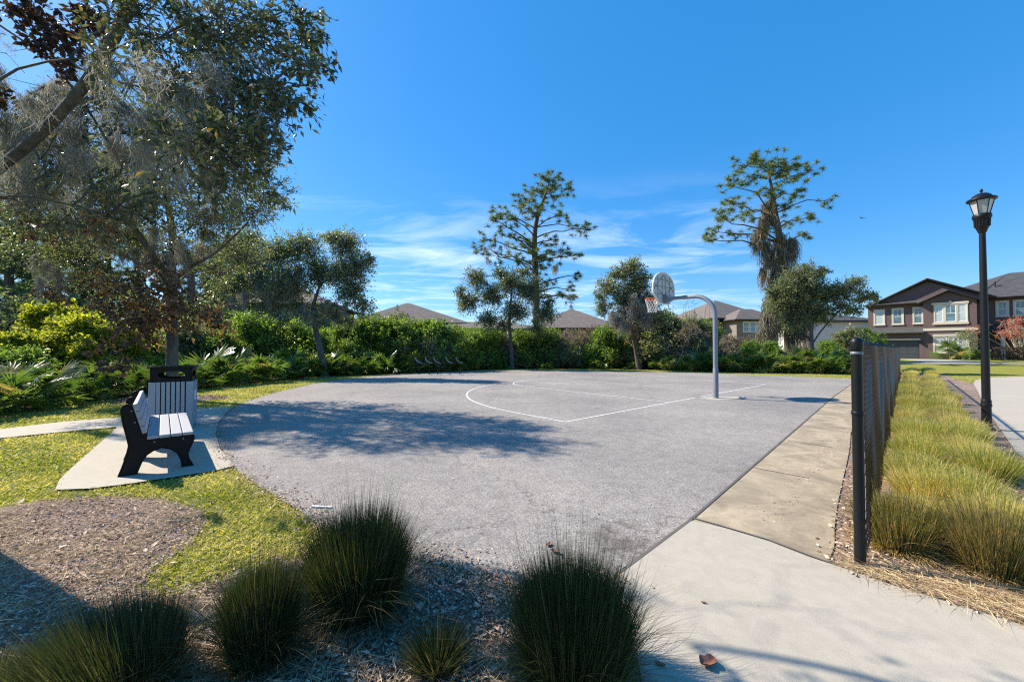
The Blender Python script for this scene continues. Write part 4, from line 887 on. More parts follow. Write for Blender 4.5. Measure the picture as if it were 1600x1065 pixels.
def extraA(root, sh, tp):
    br = MB()
    for pl, r in (([(150, 125, 4.1), (200, 170, 4.2), (255, 230, 4.2), (290, 300, 4.0)], .022), ([(70, 175, 4.1), (120, 230, 4.2), (150, 300, 4.2)], .016), ([(-90, 330, 3.3), (-10, 270, 3.45), (60, 215, 3.5), (120, 150, 3.45), (160, 95, 3.4), (195, 30, 3.35), (225, -60, 3.3)], .042), ([(120, 150, 3.45), (180, 165, 3.5), (240, 200, 3.55), (280, 255, 3.6)], .014), ([(160, 95, 3.4), (220, 105, 3.4), (290, 150, 3.4), (340, 215, 3.4)], .014), ([(0, 40, 4.2), (60, 80, 4.1), (110, 130, 4.0), (150, 190, 4.1), (190, 260, 4.3)], .012), ([(230, 100, 3.9), (300, 125, 3.7), (370, 140, 3.5), (440, 130, 3.2)], .02), ([(140, 110, 4.0), (175, 40, 3.9), (160, -20, 3.8)], .012), ([(0, 240, 4.2), (60, 225, 4.1), (120, 180, 4.0)], .008)):
        pts = [sh(W(*p)) for p in pl]; br.tube(smooth_poly(pts, 2), r, 7)
    for i in range(60):   # bare twigs
        p = W(rng.uniform(0, 330), rng.uniform(20, 260), rng.uniform(3.6, 4.5)); q = p + rng.normal(0, 0.16, 3); e = q + (q-p)*0.6 + rng.normal(0, 0.10, 3)
        br.segs([sh(p), sh(q)], [sh(q), sh(e)], 0.004, 0.002, 4)
    br.build('side_branches', M_bark, root)
    dl = MB()
    for (px, py, Y, r_, n) in ((40, 20, 3.6, .16, 14), (85, 45, 3.6, .17, 16), (120, 30, 3.6, .14, 12), (70, 75, 3.7, .12, 10), (95, 100, 3.7, .12, 9), (150, 15, 3.6, .12, 9), (20, 5, 3.6, .15, 10), (60, 60, 3.6, .12, 12), (10, 150, 3.8, .12, 8), (130, 30, 3.6, .1, 8), (60, 10, 3.6, .15, 12), (110, 60, 3.6, .14, 12), (25, 200, 4.0, .12, 8), (150, 350, 4.6, .16, 9), (60, 360, 4.6, .16, 9)):
        cluster(dl, None, sh(W(px, py, Y)), r_, n, 7, 0.075, 0.045, 0.0, 0.5, hang=0.4)
    dl.build('dead_foliage', M_dead_backlit, root)
mA = []
for (px, py, Y, r_, n, L) in ((90, 150, 4.2, .30, 2600, .5), (150, 150, 4.3, .32, 2800, .6), (200, 120, 4.2, .3, 2600, .5), (120, 220, 4.4, .3, 2400, .7), (60, 200, 4.3, .25, 1600, .7), (230, 180, 4.3, .3, 2200, .6), (180, 220, 4.5, .3, 2000, .6), (270, 130, 4.1, .28, 1500, .35), (300, 190, 4.3, .25, 1300, .4), (350, 155, 3.9, .2, 600, .25), (20, 240, 4.4, .25, 1400, .6), (250, 260, 4.7, .3, 1200, .5), (330, 250, 4.6, .2, 500, .35), (60, 290, 4.7, .35, 1300, .5), (140, 310, 4.8, .35, 1300, .5), (0, 60, 4.2, .12, 300, .3), (360, 110, 3.7, .18, 500, .25), (400, 200, 3.5, .14, 380, .22), (310, 250, 4.3, .22, 700, .4), (345, 60, 3.6, .16, 350, .22)):
    mA.append((W(px, py, YA(px, py, Y)) + V3(0, 0, L*0.3), r_*1.3, int(n*0.25), L*0.95, 0.0045, 0.020))
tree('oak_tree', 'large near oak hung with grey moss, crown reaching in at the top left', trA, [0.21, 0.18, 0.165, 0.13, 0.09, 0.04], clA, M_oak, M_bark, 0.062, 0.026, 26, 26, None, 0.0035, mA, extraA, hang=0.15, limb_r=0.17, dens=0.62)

# B: the oak behind the receptacle
bx, by = G(268, 624); baseB = V3(bx, by, 0)
cB = [((390, 250, 10.2), .75), ((425, 300, 10.4), .55), ((395, 335, 10.8), .7), ((340, 275, 10.3), .9), ((350, 215, 9.0), .65), ((300, 215, 9.6), .8), ((330, 345, 11), .9), ((385, 400, 11.8), .7, .8), ((250, 300, 10.5), .9), ((215, 270, 8.3), .65, .4), ((240, 300, 8.6), .5, .7), ((200, 250, 10), .9, .5), ((150, 310, 10), .9, .7), ((100, 350, 10.8), .9, .6), ((60, 300, 10.3), .8, .6), ((40, 390, 11.2), .8, .5), ((120, 405, 11.2), .85, .7), ((200, 370, 11.3), .85, .8), ((275, 385, 11.6), .85, .8), ((340, 420, 12), .65, .7), ((170, 225, 9.4), .8, .4), ((80, 230, 9.6), .7, .25), ((120, 180, 9.4), .7, .3), ((250, 200, 9.6), .8, .45), ((190, 160, 9.4), .8, .35), ((410, 275, 9.8), .35), ((438, 312, 10.2), .25), ((90, 430, 11.8), .6, .6), ((160, 440, 11.6), .5, .5), ((30, 350, 9.8), .6, .6), ((290, 150, 9.5), .7, .5)]
clB = [(W(*e[0]), V3(1, 1, .8)*e[1], (e[2] if len(e) > 2 else 1.0)*(e[1]/.8)**2) for e in cB]
trB = [baseB, baseB+V3(0, 0, 1.6), W(268, 480, 11.5), W(266, 430, 11.5), W(272, 390, 11.4), W(265, 330, 11.2), W(250, 270, 10.8)]
mB = [(W(px, py, Y)+V3(0, 0, L*.4), r_, n, L, 0.010, 0.03) for (px, py, Y, r_, n, L) in ((100, 270, 10, .8, 2200, 1.3), (50, 300, 10, .7, 1800, 1.3), (160, 300, 10, .8, 1800, 1.1), (210, 300, 10.2, .7, 1200, 1.0), (240, 350, 10.5, .7, 900, .9), (140, 355, 10.5, .5, 700, .9), (285, 410, 11, .5, 700, .9), (300, 460, 11, .3, 400, .8), (330, 330, 10.5, .6, 500, .7), (80, 430, 10.5, .4, 500, .7), (240, 420, 11, .5, 600, .8), (20, 230, 10, .5, 900, 1.2), (180, 400, 11, .5, 500, .8), (320, 380, 11.2, .5, 500, .8))]
def extraB(root, sh, tp):
    br = MB()
    for pl, r0, r1 in (([(268, 452, 11.4), (240, 400, 10.9), (205, 350, 10.4), (165, 305, 10.0), (120, 278, 9.8), (60, 262, 9.7)], .10, .035), ([(266, 440, 11.4), (245, 425, 11.3), (200, 400, 11.2), (130, 380, 11)], .06, .02), ([(270, 440, 11.4), (300, 415, 11.2), (340, 395, 11), (385, 350, 10.8)], .06, .02), ([(262, 500, 11.3), (225, 520, 10.6), (190, 545, 10.1), (160, 565, 9.9)], .02, .008)):
        pts = smooth_poly([sh(W(*p)) for p in pl], 2); br.tube(pts, np.linspace(r0, r1, len(pts)), 8)
    br.build('main_limbs', M_bark, root)
    dl = MB()
    for (px, py, Y, r_, n) in ((215, 440, 10.6, .55, 34), (250, 470, 10.6, .55, 40), (180, 470, 10.3, .5, 30), (290, 480, 10.9, .5, 26), (235, 500, 10.7, .4, 22), (320, 470, 11, .4, 14), (200, 510, 10.3, .4, 18), (260, 430, 10.6, .45, 24), (190, 560, 9.9, .22, 9), (165, 575, 9.8, .18, 7), (150, 430, 10.6, .4, 12), (75, 450, 10.6, .3, 12), (165, 350, 10, .3, 9), (345, 500, 11.5, .3, 10), (120, 350, 10.2, .3, 6), (55, 345, 10, .3, 8), (150, 540, 10, .25, 6)):
        cluster(dl, None, sh(W(px, py, Y)), r_*1.35, int(n*1.15), 10, 0.13, 0.08, 0.0, 0.96, hang=0.6)
    dl.build('dead_foliage', M_dead, root)
tree('oak_tree', 'broad mossy oak with hanging brown dead leaves right behind the trash receptacle', trB, [0.17, 0.145, 0.13, 0.12, 0.10, 0.07, 0.03], clB, M_oakfar, M_bark, 0.085, 0.042, 62, 20, None, 0.006, mB, extraB, dens=1.4)

# C: leaning oak left of the court's far end
bx, by = G(508, 588.5); baseC = V3(bx, by, 0)
cC = [((475, 385, 20.5), .9), ((540, 380, 20), .8), ((560, 415, 20), .7), ((535, 425, 20), .8), ((430, 395, 20.5), 1), ((400, 430, 20.5), 1), ((372, 400, 20.5), 1), ((450, 440, 20), 1), ((500, 425, 20.5), .9), ((548, 455, 20), .8), ((515, 490, 20), .7, .7), ((568, 480, 20), .6, .7), ((420, 475, 20.3), .8, .7), ((470, 480, 20.3), .7, .7), ((362, 450, 20.5), .9, .7), ((388, 375, 20.8), .7), ((575, 405, 20), .35), ((520, 370, 20), .4), ((440, 500, 20.3), .5, .5), ((545, 505, 20.3), .5, .5)]
clC = [(W(*e[0]), V3(1, 1, .9)*e[1], (e[2] if len(e) > 2 else 1.0)*(e[1]/.8)**2) for e in cC]
trC = [baseC, W(503, 560, 20.2), W(497, 530, 20.2), W(491, 505, 20.2), W(488, 480, 20.2), W(500, 445, 20.2)]
mC = [(W(px, py, 20)+V3(0, 0, .5), r_, n, L, 0.018, 0.05) for (px, py, r_, n, L) in ((455, 455, .7, 900, 1.4), (430, 480, .5, 500, 1.1), (490, 500, .5, 500, 1.0), (410, 450, .5, 400, 1.1), (380, 480, .5, 350, 1.0), (530, 490, .4, 250, .8), (470, 430, .5, 300, 1.0))]
tree('oak_tree', 'small leaning oak with moss at the left far edge of the court', trC, [0.19, 0.165, 0.15, 0.13, 0.09, 0.04], clC, M_oakfar, M_bark, 0.12, 0.06, 60, 16, None, 0.009, mC)

# D: young oak in the middle
bx, by = G(800, 575.5); baseD = V3(bx, by, 0)
cD = [((745, 435, 28), .8), ((768, 462, 28), .9), ((797, 440, 28), 1.0), ((830, 455, 28), 1.0), ((852, 488, 28), .8), ((730, 470, 28), .8), ((762, 497, 28), .8, .8), ((805, 485, 28), 1, .9), ((720, 455, 28), .4), ((838, 512, 28), .6, .7), ((780, 425, 28), .5), ((820, 425, 28), .5), ((790, 510, 28), .6, .6), ((860, 470, 28), .4)]
clD = [(W(*e[0]), V3(1, 1, .9)*e[1], (e[2] if len(e) > 2 else 1.0)*(e[1]/.8)**2) for e in cD]
tree('oak_tree', 'young round oak in the middle of the far edge, in front of the tall pine', [baseD, W(799, 550, 28.6), W(797, 527, 28.4), W(796, 510, 28.3), W(797, 480, 28.2), W(800, 450, 28)], [0.20, 0.17, 0.15, 0.11, 0.07, 0.03], clD, M_oakfar, M_bark, 0.14, 0.07, 52, 15, None, 0.012)

# E: viney oak left of the goal
bx, by = G(998, 577.5); baseE = V3(bx, by, 0)
cE = [((975, 425, 26.5), .7), ((990, 415, 26.5), .6), ((952, 448, 26.5), .8), ((1000, 438, 26.5), .8), ((942, 478, 26.5), .6), ((975, 470, 26.5), .9, .8), ((1012, 470, 26.5), .8, .8), ((965, 500, 26.5), .7, .5), ((1025, 500, 26.5), .8, .6), ((988, 452, 26.5), .8), ((935, 462, 26.5), .35), ((960, 430, 26.5), .4)]
clE = [(W(*e[0]), V3(1, 1, .9)*e[1], (e[2] if len(e) > 2 else 1.0)*(e[1]/.8)**2) for e in cE]
mE = [(W(px, py, 26.3)+V3(0, 0, .6), r_, n, L, 0.03, 0.07) for (px, py, r_, n, L) in ((985, 480, .7, 500, 1.8), (960, 500, .6, 350, 1.5), (1000, 500, .7, 400, 2.0), (975, 520, .5, 250, 1.3))]
def extraE(root, sh, tp):
    dl = MB()
    for (px, py, r_, n) in ((985, 475, .7, 30), (1000, 495, .8, 30), (975, 500, .6, 20), (1005, 460, .5, 16), (985, 520, .5, 14)): cluster(dl, None, sh(W(px, py, 25.7)), r_, n, 12, 0.16, 0.09, 0.1, 0.95, hang=0.7)
    dl.build('dead_foliage', M_dead, root)
tree('oak_tree', 'oak tangled with brown dead vines just left of the basketball rim', [baseE, W(994, 550, 27), W(989, 522, 26.8), W(982, 490, 26.6), W(984, 455, 26.5)], [0.17, 0.15, 0.13, 0.09, 0.03], clE, M_oakfar, M_barkb, 0.14, 0.07, 52, 14, None, 0.012, mE, extraE)

# F: round oak in front of the tan house
bx, by = G(1267, 580); baseF = V3(bx, by, 0)
cF = [((1243, 438, 24.5), .9), ((1225, 462, 24.5), .85), ((1262, 428, 24.5), .7), ((1212, 478, 24.5), .55), ((1250, 475, 24.5), .9), ((1285, 460, 24.5), .8), ((1238, 498, 24.5), .7), ((1280, 488, 24.5), .7), ((1262, 455, 24.5), .9), ((1205, 455, 24.5), .3), ((1318, 455, 24), .75, .7), ((1338, 443, 24), .5, .8), ((1350, 465, 24), .55, .7), ((1312, 482, 24), .5, .7), ((1366, 462, 24), .3), ((1335, 482, 24), .45, .6), ((1285, 425, 24.5), .35)]
clF = [(W(*e[0]), V3(1, 1, .9)*e[1], (e[2] if len(e) > 2 else 1.0)*(e[1]/.75)**2) for e in cF]
def extraF(root, sh, tp):
    br = MB(); br.tube(smooth_poly([sh(W(*p)) for p in [(1268, 540, 24.8), (1280, 520, 24.5), (1295, 503, 24.3), (1312, 485, 24.1)]], 2), 0.045, 7); br.tube(smooth_poly([sh(W(*p)) for p in [(1264, 530, 24.8), (1252, 512, 24.6), (1242, 500, 24.5)]], 2), 0.05, 7); br.build('main_limbs', M_bark, root)
tree('oak_tree', 'dense round oak on the grass verge left of the fence end post', [baseF, W(1267, 560, 24.9), W(1266, 535, 24.8), W(1265, 505, 24.7), W(1262, 460, 24.6)], [0.20, 0.18, 0.19, 0.15, 0.04], clF, M_oakfar, M_bark, 0.13, 0.07, 62, 16, None, 0.010, None, extraF)

# pines
def burst(mb, c, n, L, wd, sq=0.7):
    d = rng.normal(size=(n, 3)); d[:, 2] = d[:, 2]*sq + 0.25
    mb.blades(np.repeat(np.asarray(c)[None], n, 0), d, L*rng.uniform(0.7, 1.1, n), 0.12, wd, rng.uniform(0, 0.95, n), 1, tipw=0.25)
def pine(label, trunk, radii, tufts, Y, k_b=9, L=0.42, wd=0.045, group=None, extra=None, twig=0.02, drape=0.0):
    trunk = np.asarray(trunk, float); base = trunk[0]; root = thing('pine_tree', label, 'tree', tuple(base), 0, group); sh = lambda p: np.asarray(p, float)-base
    tb = MB(); tp = np.array(smooth_poly([sh(p) for p in trunk], 2)); rad = np.interp(np.linspace(0, 1, len(tp)), np.linspace(0, 1, len(radii)), radii); tb.tube(tp, rad, 10)
    br = MB(); nd = MB()
    for tf in tufts:
        c = sh(W(tf[0], tf[1], Y + rng.normal(0, 1.6))); R_ = tf[2] if len(tf) > 2 else 0.9
        a = attach(tp, c, 0.25); pts = limb_pts(a, c, 6, 0.06, 0.10); r0 = np.interp(a[2], tp[:, 2], rad); br.tube(pts, np.linspace(max(0.04, r0*0.3), twig*1.5, 6), 5)
        n = max(5, int(k_b*2.6*(R_/0.9)**2))
        for _ in range(n):
            q = c + rng.normal(0, 0.72, 3)*R_*np.array([1, 1, .75]); br.segs([pts[-2]*0.4+c*0.6], [q], twig, twig*0.6, 4); burst(nd, q, 60, L, wd)
        if drape: moss(nd, c-V3(0, 0, .1), R_*0.6, int(14*drape), 0.9, 0.03, 0.05, 4) if False else None
        for _ in range(3):   # sparse tufts along the limb
            q = pts[rng.integers(2, 6)] + rng.normal(0, 0.35, 3); burst(nd, q, 34, L, wd)
    tb.build('trunk', M_barkb, root); br.build('branches', M_barkb, root); nd.build('needles', M_pine, root)
    if extra: extra(root, sh, tp)
    return root
def mossP(L):
    def f(root, sh, tp):
        mm = MB()
        for (px, py, Y, r_, n, l_) in L: moss(mm, sh(W(px, py, Y)), r_, n, l_, 0.045, 0.06, 5)
        mm.build('hanging_moss', M_moss, root)
    return f
t1 = [(860, 289, 1.0), (837, 298, 1.0), (892, 295, .8), (812, 311, .8), (828, 326, 1.0), (783, 333, .8), (805, 343, 1.0), (842, 324, 1.0), (862, 308, 1.1), (878, 333, .7), (892, 353, .6), (910, 357, .8), (757, 374, .8), (748, 391, .6), (780, 365, .7), (773, 400, .6), (805, 404, .8), (837, 391, 1.0), (853, 400, 1.0), (879, 394, .9), (897, 400, .6), (845, 415, .6), (879, 462, .7), (896, 465, .5), (892, 450, .5), (853, 439, .5), (850, 280, .6), (870, 278, .5), (820, 380, .5), (866, 375, .5), (815, 450, .4), (800, 370, .5), (770, 345, .5), (900, 430, .4)]
pine('tall open pine with long level limbs behind the young middle oak', [V3(*(W(838, 545, 40)[:2]), 0), W(838, 500, 40), W(837, 430, 40), W(834, 370, 40), W(840, 335, 40), W(852, 305, 40), W(858, 285, 40)], [.42, .38, .34, .28, .2, .12, .05], t1, 40, 5, 0.46, 0.04, None, mossP([(790, 385, 40, 1.0, 130, 1.4), (770, 405, 40, .8, 100, 1.2), (870, 415, 40, 1.0, 110, 1.4), (890, 470, 40, .7, 80, 1.1), (760, 385, 40, .7, 80, 1.2), (845, 480, 40, 1.0, 120, 1.6), (900, 365, 40, .7, 60, 1.0)]))
t2 = [(1142, 286, .8), (1162, 258, .9), (1190, 256, .8), (1218, 260, 1.0), (1239, 263, .8), (1267, 268, .6), (1246, 304, .7), (1149, 317, .8), (1128, 338, .8), (1116, 362, .7), (1138, 366, .6), (1176, 341, .6), (1228, 322, .7), (1295, 313, .45), (1235, 348, .5), (1263, 368, .5), (1183, 360, .6), (1211, 270, .9), (1242, 278, .7), (1169, 277, .7), (1155, 331, .7), (1200, 300, .6), (1215, 295, .6), (1112, 375, .4), (1270, 340, .25), (1180, 245, .4)]
def vines(root, sh, tp):
    mm = MB()
    for (px, py, r_, n, l_) in ((1200, 330, .9, 420, 2.4), (1190, 350, .9, 480, 2.8), (1205, 370, 1.0, 560, 3.2), (1200, 400, .9, 480, 3.4), (1215, 430, .8, 400, 3.6), (1220, 400, .8, 420, 3.4), (1200, 310, .6, 200, 2.0), (1225, 465, 1.2, 700, 4.0), (1245, 490, 1.4, 900, 3.5), (1210, 495, 1.3, 800, 3.4), (1260, 500, .9, 500, 2.8), (1235, 380, .5, 300, 3.0)):
        moss(mm, sh(W(px, py, 37.5)), V3(r_, r_*.7, r_), n, l_, 0.06, 0.10, 6)
    mm.build('dead_vines', M_dry, root)
pine('leaning pine smothered in grey dead vines behind the round right oak', [V3(*(W(1235, 545, 38)[:2]), 0), W(1232, 500, 38), W(1228, 440, 38), W(1222, 390, 38), W(1212, 340, 38), W(1207, 300, 38), W(1200, 265, 38)], [.5, .46, .42, .36, .25, .14, .05], t2, 38, 6, 0.46, 0.045, None, vines)

# dark pine wood on the far left: each trunk a tree of its own
tl = [(-60, 300, 27), (14, 240, 25), (48, 330, 29), (88, 300, 31), (126, 350, 30), (170, 330, 33), (215, 360, 34), (300, 400, 36), (350, 390, 34), (395, 430, 38)]
nm = ['leftmost', 'second', 'third', 'fourth', 'fifth', 'sixth', 'seventh', 'eighth', 'ninth', 'tenth']
for i, (px, py, Y) in enumerate(tl):
    b_ = W(px, 545, Y); tf = []
    for _ in range(17 if i < 5 else 12): tf.append((px + rng.normal(0, 24), rng.uniform(py, 500 if i < 7 else 470), rng.uniform(.6, 1.1)))
    lbl = f'tall dark pine in the shaded wood at left, {nm[i]} trunk from the left' if i else 'tall dark pine at the left edge of the shaded wood'
    pine(lbl, [V3(b_[0], b_[1], 0), W(px+3, 480, Y), W(px-2, 400, Y), W(px+2, py, Y)], [.26, .24, .18, .06], tf, Y, 5, 0.45, 0.05, 'dark pines of the wood at left')

# ------------------------------------------------------------------ saw palmettos and shrubs
def palm_mesh(nf, hst, L, seed, nl=24, lwd=0.042):
    mb = MB()
    for k in range(nf):
        az = rng.uniform(0, 2*math.pi); el = rng.uniform(0.25, 1.35); pl = hst*rng.uniform(0.55, 1.1)
        d = np.array([math.cos(az)*math.cos(el), math.sin(az)*math.cos(el), math.sin(el)]); b0 = np.array([rng.normal(0, .12), rng.normal(0, .12), 0.05]); hub = b0 + d*pl
        mb.segs([b0], [hub], 0.010, 0.007, 4, 0.55)
        side = np.array([-math.sin(az), math.cos(az), 0.]); fwd = d*0.75 + np.array([0, 0, rng.uniform(-0.35, 0.35)]); fwd /= np.linalg.norm(fwd)
        roll = rng.normal(0, 0.5); nrm = np.cross(side, fwd); side = side*math.cos(roll) + nrm*math.sin(roll); nrm = np.cross(side, fwd); nrm /= np.linalg.norm(nrm)
        n = nl; ph = np.linspace(-1.95, 1.95, n) + rng.normal(0, 0.03, n); dirs = fwd*np.cos(ph)[:, None] + side*np.sin(ph)[:, None] + nrm*0.22
        ll = L*rng.uniform(0.85, 1.05, n)*(1-0.18*np.abs(ph)/1.95); ff = rng.uniform(0.1, 0.6) + rng.normal(0, 0.07, n)
        if rng.uniform() < 0.05: ff = np.full(n, 0.97)
        mb.blades(np.repeat(hub[None], n, 0), dirs, ll, rng.uniform(0.02, 0.3, n), lwd, np.clip(ff, 0, 1), 3, side=np.cross(dirs, nrm + rng.normal(0, 0.25, 3)), tipw=0.15)
    return mb.mesh('saw_palmetto', M_palm)
PM = [palm_mesh(15, 0.95, 0.58, i) for i in range(5)]; PF = [palm_mesh(13, 1.0, 0.68, i, 15, 0.085) for i in range(5)]
LM = ['bench', 'trash receptacle', 'leaning oak', 'bike rack', 'young middle oak', 'viney oak', 'goal pole', 'round right oak']
def zone(px):
    for lim, t in ((70, 'at the left picture edge'), (200, 'left of the bench'), (330, 'behind the trash receptacle'), (505, 'between receptacle and leaning oak'), (640, 'right of the leaning oak'), (730, 'behind the bike rack'), (800, 'left of the young middle oak'), (900, 'right of the young middle oak'), (1000, 'left of the viney oak trunk'), (1110, 'between viney oak and goal pole'), (1190, 'just right of the goal pole'), (1266, 'left of the round right oak'), (1500, 'right of the round right oak')):
        if px < lim: return t
    return 'at the right'
cnt = {}
def lab(desc, px):
    z = zone(px); k = (desc, z); cnt[k] = cnt.get(k, 0) + 1; return f'{desc}, {ordn[min(cnt[k]-1, 11)]} from the left {z}'
edge = [(-60, 660), (0, 652), (100, 635), (230, 617), (340, 605), (420, 597), (500, 589), (640, 583), (780, 577), (900, 576.5), (1000, 577.5), (1100, 581), (1210, 583), (1335, 584.5)]
ex = np.array([e[0] for e in edge]); ey = np.array([e[1] for e in edge])
def edge_pt(px, back=0.0):
    y = float(np.interp(px, ex, ey)); g = np.array(G(px, y)); d = g/np.linalg.norm(g); return g + d*back
px = -40.0; spots = []
while px < 1345:
    p = edge_pt(px, 0.55); spots.append((px, p, 0)); px += 0.80*FPX/p[1]*rng.uniform(0.85, 1.15)
px = -40.0
while px < 1345:
    p = edge_pt(px, 1.7); spots.append((px, p, 1)); px += 1.0*FPX/p[1]*rng.uniform(0.85, 1.15)
spots.sort(key=lambda s: s[0])
for px, p, row in spots:
    z_ = 1.0
    if 740 < px < 1040 and rng.uniform() < 0.5: continue
    if 740 < px < 1060: z_ = 0.7
    o = bpy.data.objects.new('saw_palmetto', (PM if p[1] < 15 else PF)[int(rng.integers(0, 5))]); COL.objects.link(o)
    s_ = rng.uniform(0.8, 1.1)*z_*(1.12 if row else 0.95)*(0.95 if px < 250 else 1.0); o.location = (p[0], p[1], 0.0); o.rotation_euler = (0, 0, rng.uniform(0, 6.28)); o.scale = (s_, s_, s_*rng.uniform(0.85, 1.1))
    tag(o, lab('front row saw palmetto' if row == 0 else 'taller second row palmetto', px), 'palmetto', 'saw palmettos of the thicket')

def shrub_proto(name, leafm, ll, lw, n_cl, ntw, nlf, H, Wd, hang=0.1, rlo=0.0, rhi=0.9, woody=1.0, upright=False):
    lf = MB(); tb = MB()
    for k in range(n_cl):
        a = rng.uniform(0, 6.28); r_ = Wd*math.sqrt(rng.uniform())*0.75; z = H*rng.uniform(0.18, 0.86)*(1-0.35*(r_/Wd)**2); c = V3(r_*math.cos(a), r_*math.sin(a), z)
        pts = limb_pts((rng.normal(0, .08), rng.normal(0, .08), 0), c, 5, 0.1, 0.12); tb.tube(pts, np.linspace(0.028*woody, 0.010, 5), 5)
        cluster(lf, tb, c, Wd*rng.uniform(0.28, 0.46), ntw, nlf, ll, lw, rlo, rhi, hang, tr=0.007*woody)
    return lf.mesh(name + ' foliage', leafm), tb.mesh(name + ' stems', M_twig if woody < 2 else M_barkb)
SP = {
 'lime': [shrub_proto('lime', M_lime, 0.13, 0.075, 20, 40, 13, 2.7, 1.25) for _ in range(2)],
 'green': [shrub_proto('green', M_shrub, 0.13, 0.065, 22, 40, 14, 2.6, 1.3) for _ in range(3)],
 'dark': [shrub_proto('dark', M_oakfar, 0.13, 0.065, 22, 40, 14, 2.8, 1.3) for _ in range(2)],
 'dry': [shrub_proto('dry', M_dry, 0.14, 0.035, 20, 44, 10, 2.4, 1.2, hang=0.3, woody=1.4) for _ in range(2)],
}
DS = {'lime': 'bright yellow green leafy shrub', 'green': 'fresh green leafy shrub', 'dark': 'dull dark green shrub', 'dry': 'brown brushy half dead shrub'}
def shrub(kind, px, py_top, Y, w=1.0):
    fm, tm = random.choice(SP[kind]); p = W(px, 545, Y); H = W(px, py_top, Y)[2]; s_ = H/2.45
    root = thing('shrub', lab(DS[kind], px), 'shrub', (p[0], p[1], 0), rng.uniform(0, 6.28), 'shrubs of the thicket behind the palmettos')
    root.scale = (s_*w, s_*w, s_) if w != 1 else (max(s_, .8), max(s_, .8), s_)
    for nme, me in (('foliage', fm), ('stems', tm)):
        o = bpy.data.objects.new(nme, me); COL.objects.link(o); o.parent = root
random.seed(3)
SH = []
for px, top, Y, k in [(10, 520, 12.5, 'lime'), (50, 512, 13.5, 'lime'), (90, 498, 14.5, 'lime'), (130, 490, 15, 'lime'), (165, 505, 14.5, 'lime'), (110, 475, 17, 'lime'), (200, 510, 15.5, 'lime'), (20, 545, 11, 'green'), (235, 520, 17, 'green'), (270, 500, 18.5, 'dark'), (300, 505, 19, 'dark'), (340, 520, 19, 'green'), (325, 515, 21, 'dry'), (370, 525, 20, 'dry'), (400, 490, 22, 'green'), (430, 505, 22.5, 'lime'), (455, 500, 23, 'green'), (485, 515, 22.5, 'green'), (530, 510, 24, 'green'), (560, 500, 24.5, 'lime'), (590, 497, 25, 'green'), (610, 492, 26, 'dark'), (625, 500, 25, 'lime'), (655, 503, 25.5, 'green'), (685, 503, 25.5, 'lime'), (705, 512, 26, 'green'), (640, 520, 24.6, 'dark'), (680, 525, 24.8, 'dark'), (550, 530, 23.2, 'green'), (735, 518, 28, 'green'), (765, 515, 29, 'green'), (820, 517, 29.5, 'lime'), (850, 513, 29.5, 'green'), (790, 516, 29.8, 'dry'), (875, 515, 30, 'dry'), (905, 512, 30, 'dry'), (935, 514, 30, 'dry'), (890, 535, 29, 'dark'), (925, 538, 29, 'green'), (950, 512, 29, 'green'), (975, 530, 29, 'dark'), (1025, 480, 29, 'dark'), (1045, 492, 28.8, 'dark'), (1010, 520, 28.2, 'dark'), (1040, 525, 28.0, 'dry'), (1065, 495, 28.5, 'dry'), (1055, 520, 27.5, 'dry'), (1085, 510, 28, 'dry'), (1096, 500, 30, 'dark'), (1135, 518, 30, 'dry'), (1100, 530, 27, 'dark'), (1150, 515, 28, 'dry'), (1135, 524, 27, 'dry'), (1175, 534, 27, 'green'), (1200, 535, 28, 'green'), (1290, 535, 29, 'green'), (1320, 515, 33, 'dark'), (1340, 515, 34, 'lime'), (1355, 520, 34, 'lime')]:
    SH.append((px, top, Y, 'green' if (k == 'lime' and px > 300) else k))
for px in range(235, 1340, 31):
    top_ = float(np.interp(px, [235, 420, 560, 700, 760, 960, 1060, 1095, 1125, 1200, 1340], [502, 502, 506, 510, 510, 511, 503, 510, 530, 534, 526])); SH.append((px, top_ + random.uniform(-12, 14), 31 + random.uniform(0, 2.5), random.choice(['green', 'dark', 'dark', 'dry'] if px > 740 else ['green', 'green', 'dark', 'dry', 'lime'])))
SH.sort()
for px, top, Y, k in SH: shrub(k, px, top, Y)
for px, top, Y in [(-40, 470, 22), (30, 470, 22), (75, 478, 23), (140, 470, 25), (190, 465, 26), (240, 470, 27), (285, 470, 28), (335, 480, 28), (-90, 490, 18)]: shrub('dark', px, top, Y, 1.1)

# bare tall weeds behind the goal
wd = MB()
for k in range(9):
    p = W(rng.uniform(1045, 1110), 545, 30); h_ = rng.uniform(3.6, 5.0); tp_ = p.copy(); tp_[2] = h_; p[2] = 0; pts = limb_pts(p - W(1075, 545, 30)*np.array([1, 1, 0]), tp_ - W(1075, 545, 30)*np.array([1, 1, 0]), 6, 0.0, 0.05); wd.tube(pts, np.linspace(0.025, 0.008, 6), 5)
    for _ in range(9):
        i = rng.integers(2, 6); q = pts[i]; wd.segs([q], [q + rng.normal(0, 0.3, 3) + [0, 0, .35]], 0.012, 0.006, 3)
o = wd.build('bare_sapling', M_twig); o.location = (W(1075, 545, 30)[0], 30, 0); tag(o, 'thin bare leafless saplings rising behind the backboard arm', 'sapling')

# ------------------------------------------------------------------ the big plum brown house
HA = R(50); e1 = np.array([math.cos(HA), -math.sin(HA)]); e2 = np.array([-math.sin(HA), -math.cos(HA)]); d_ = ray(1350, 540); HO = np.array([d_[0]/d_[1]*46, 46.0]); HZ = 0.35
house = thing('house', 'two storey plum brown stucco house with cream window trim and charcoal roof', 'house', (HO[0], HO[1], HZ), -HA)
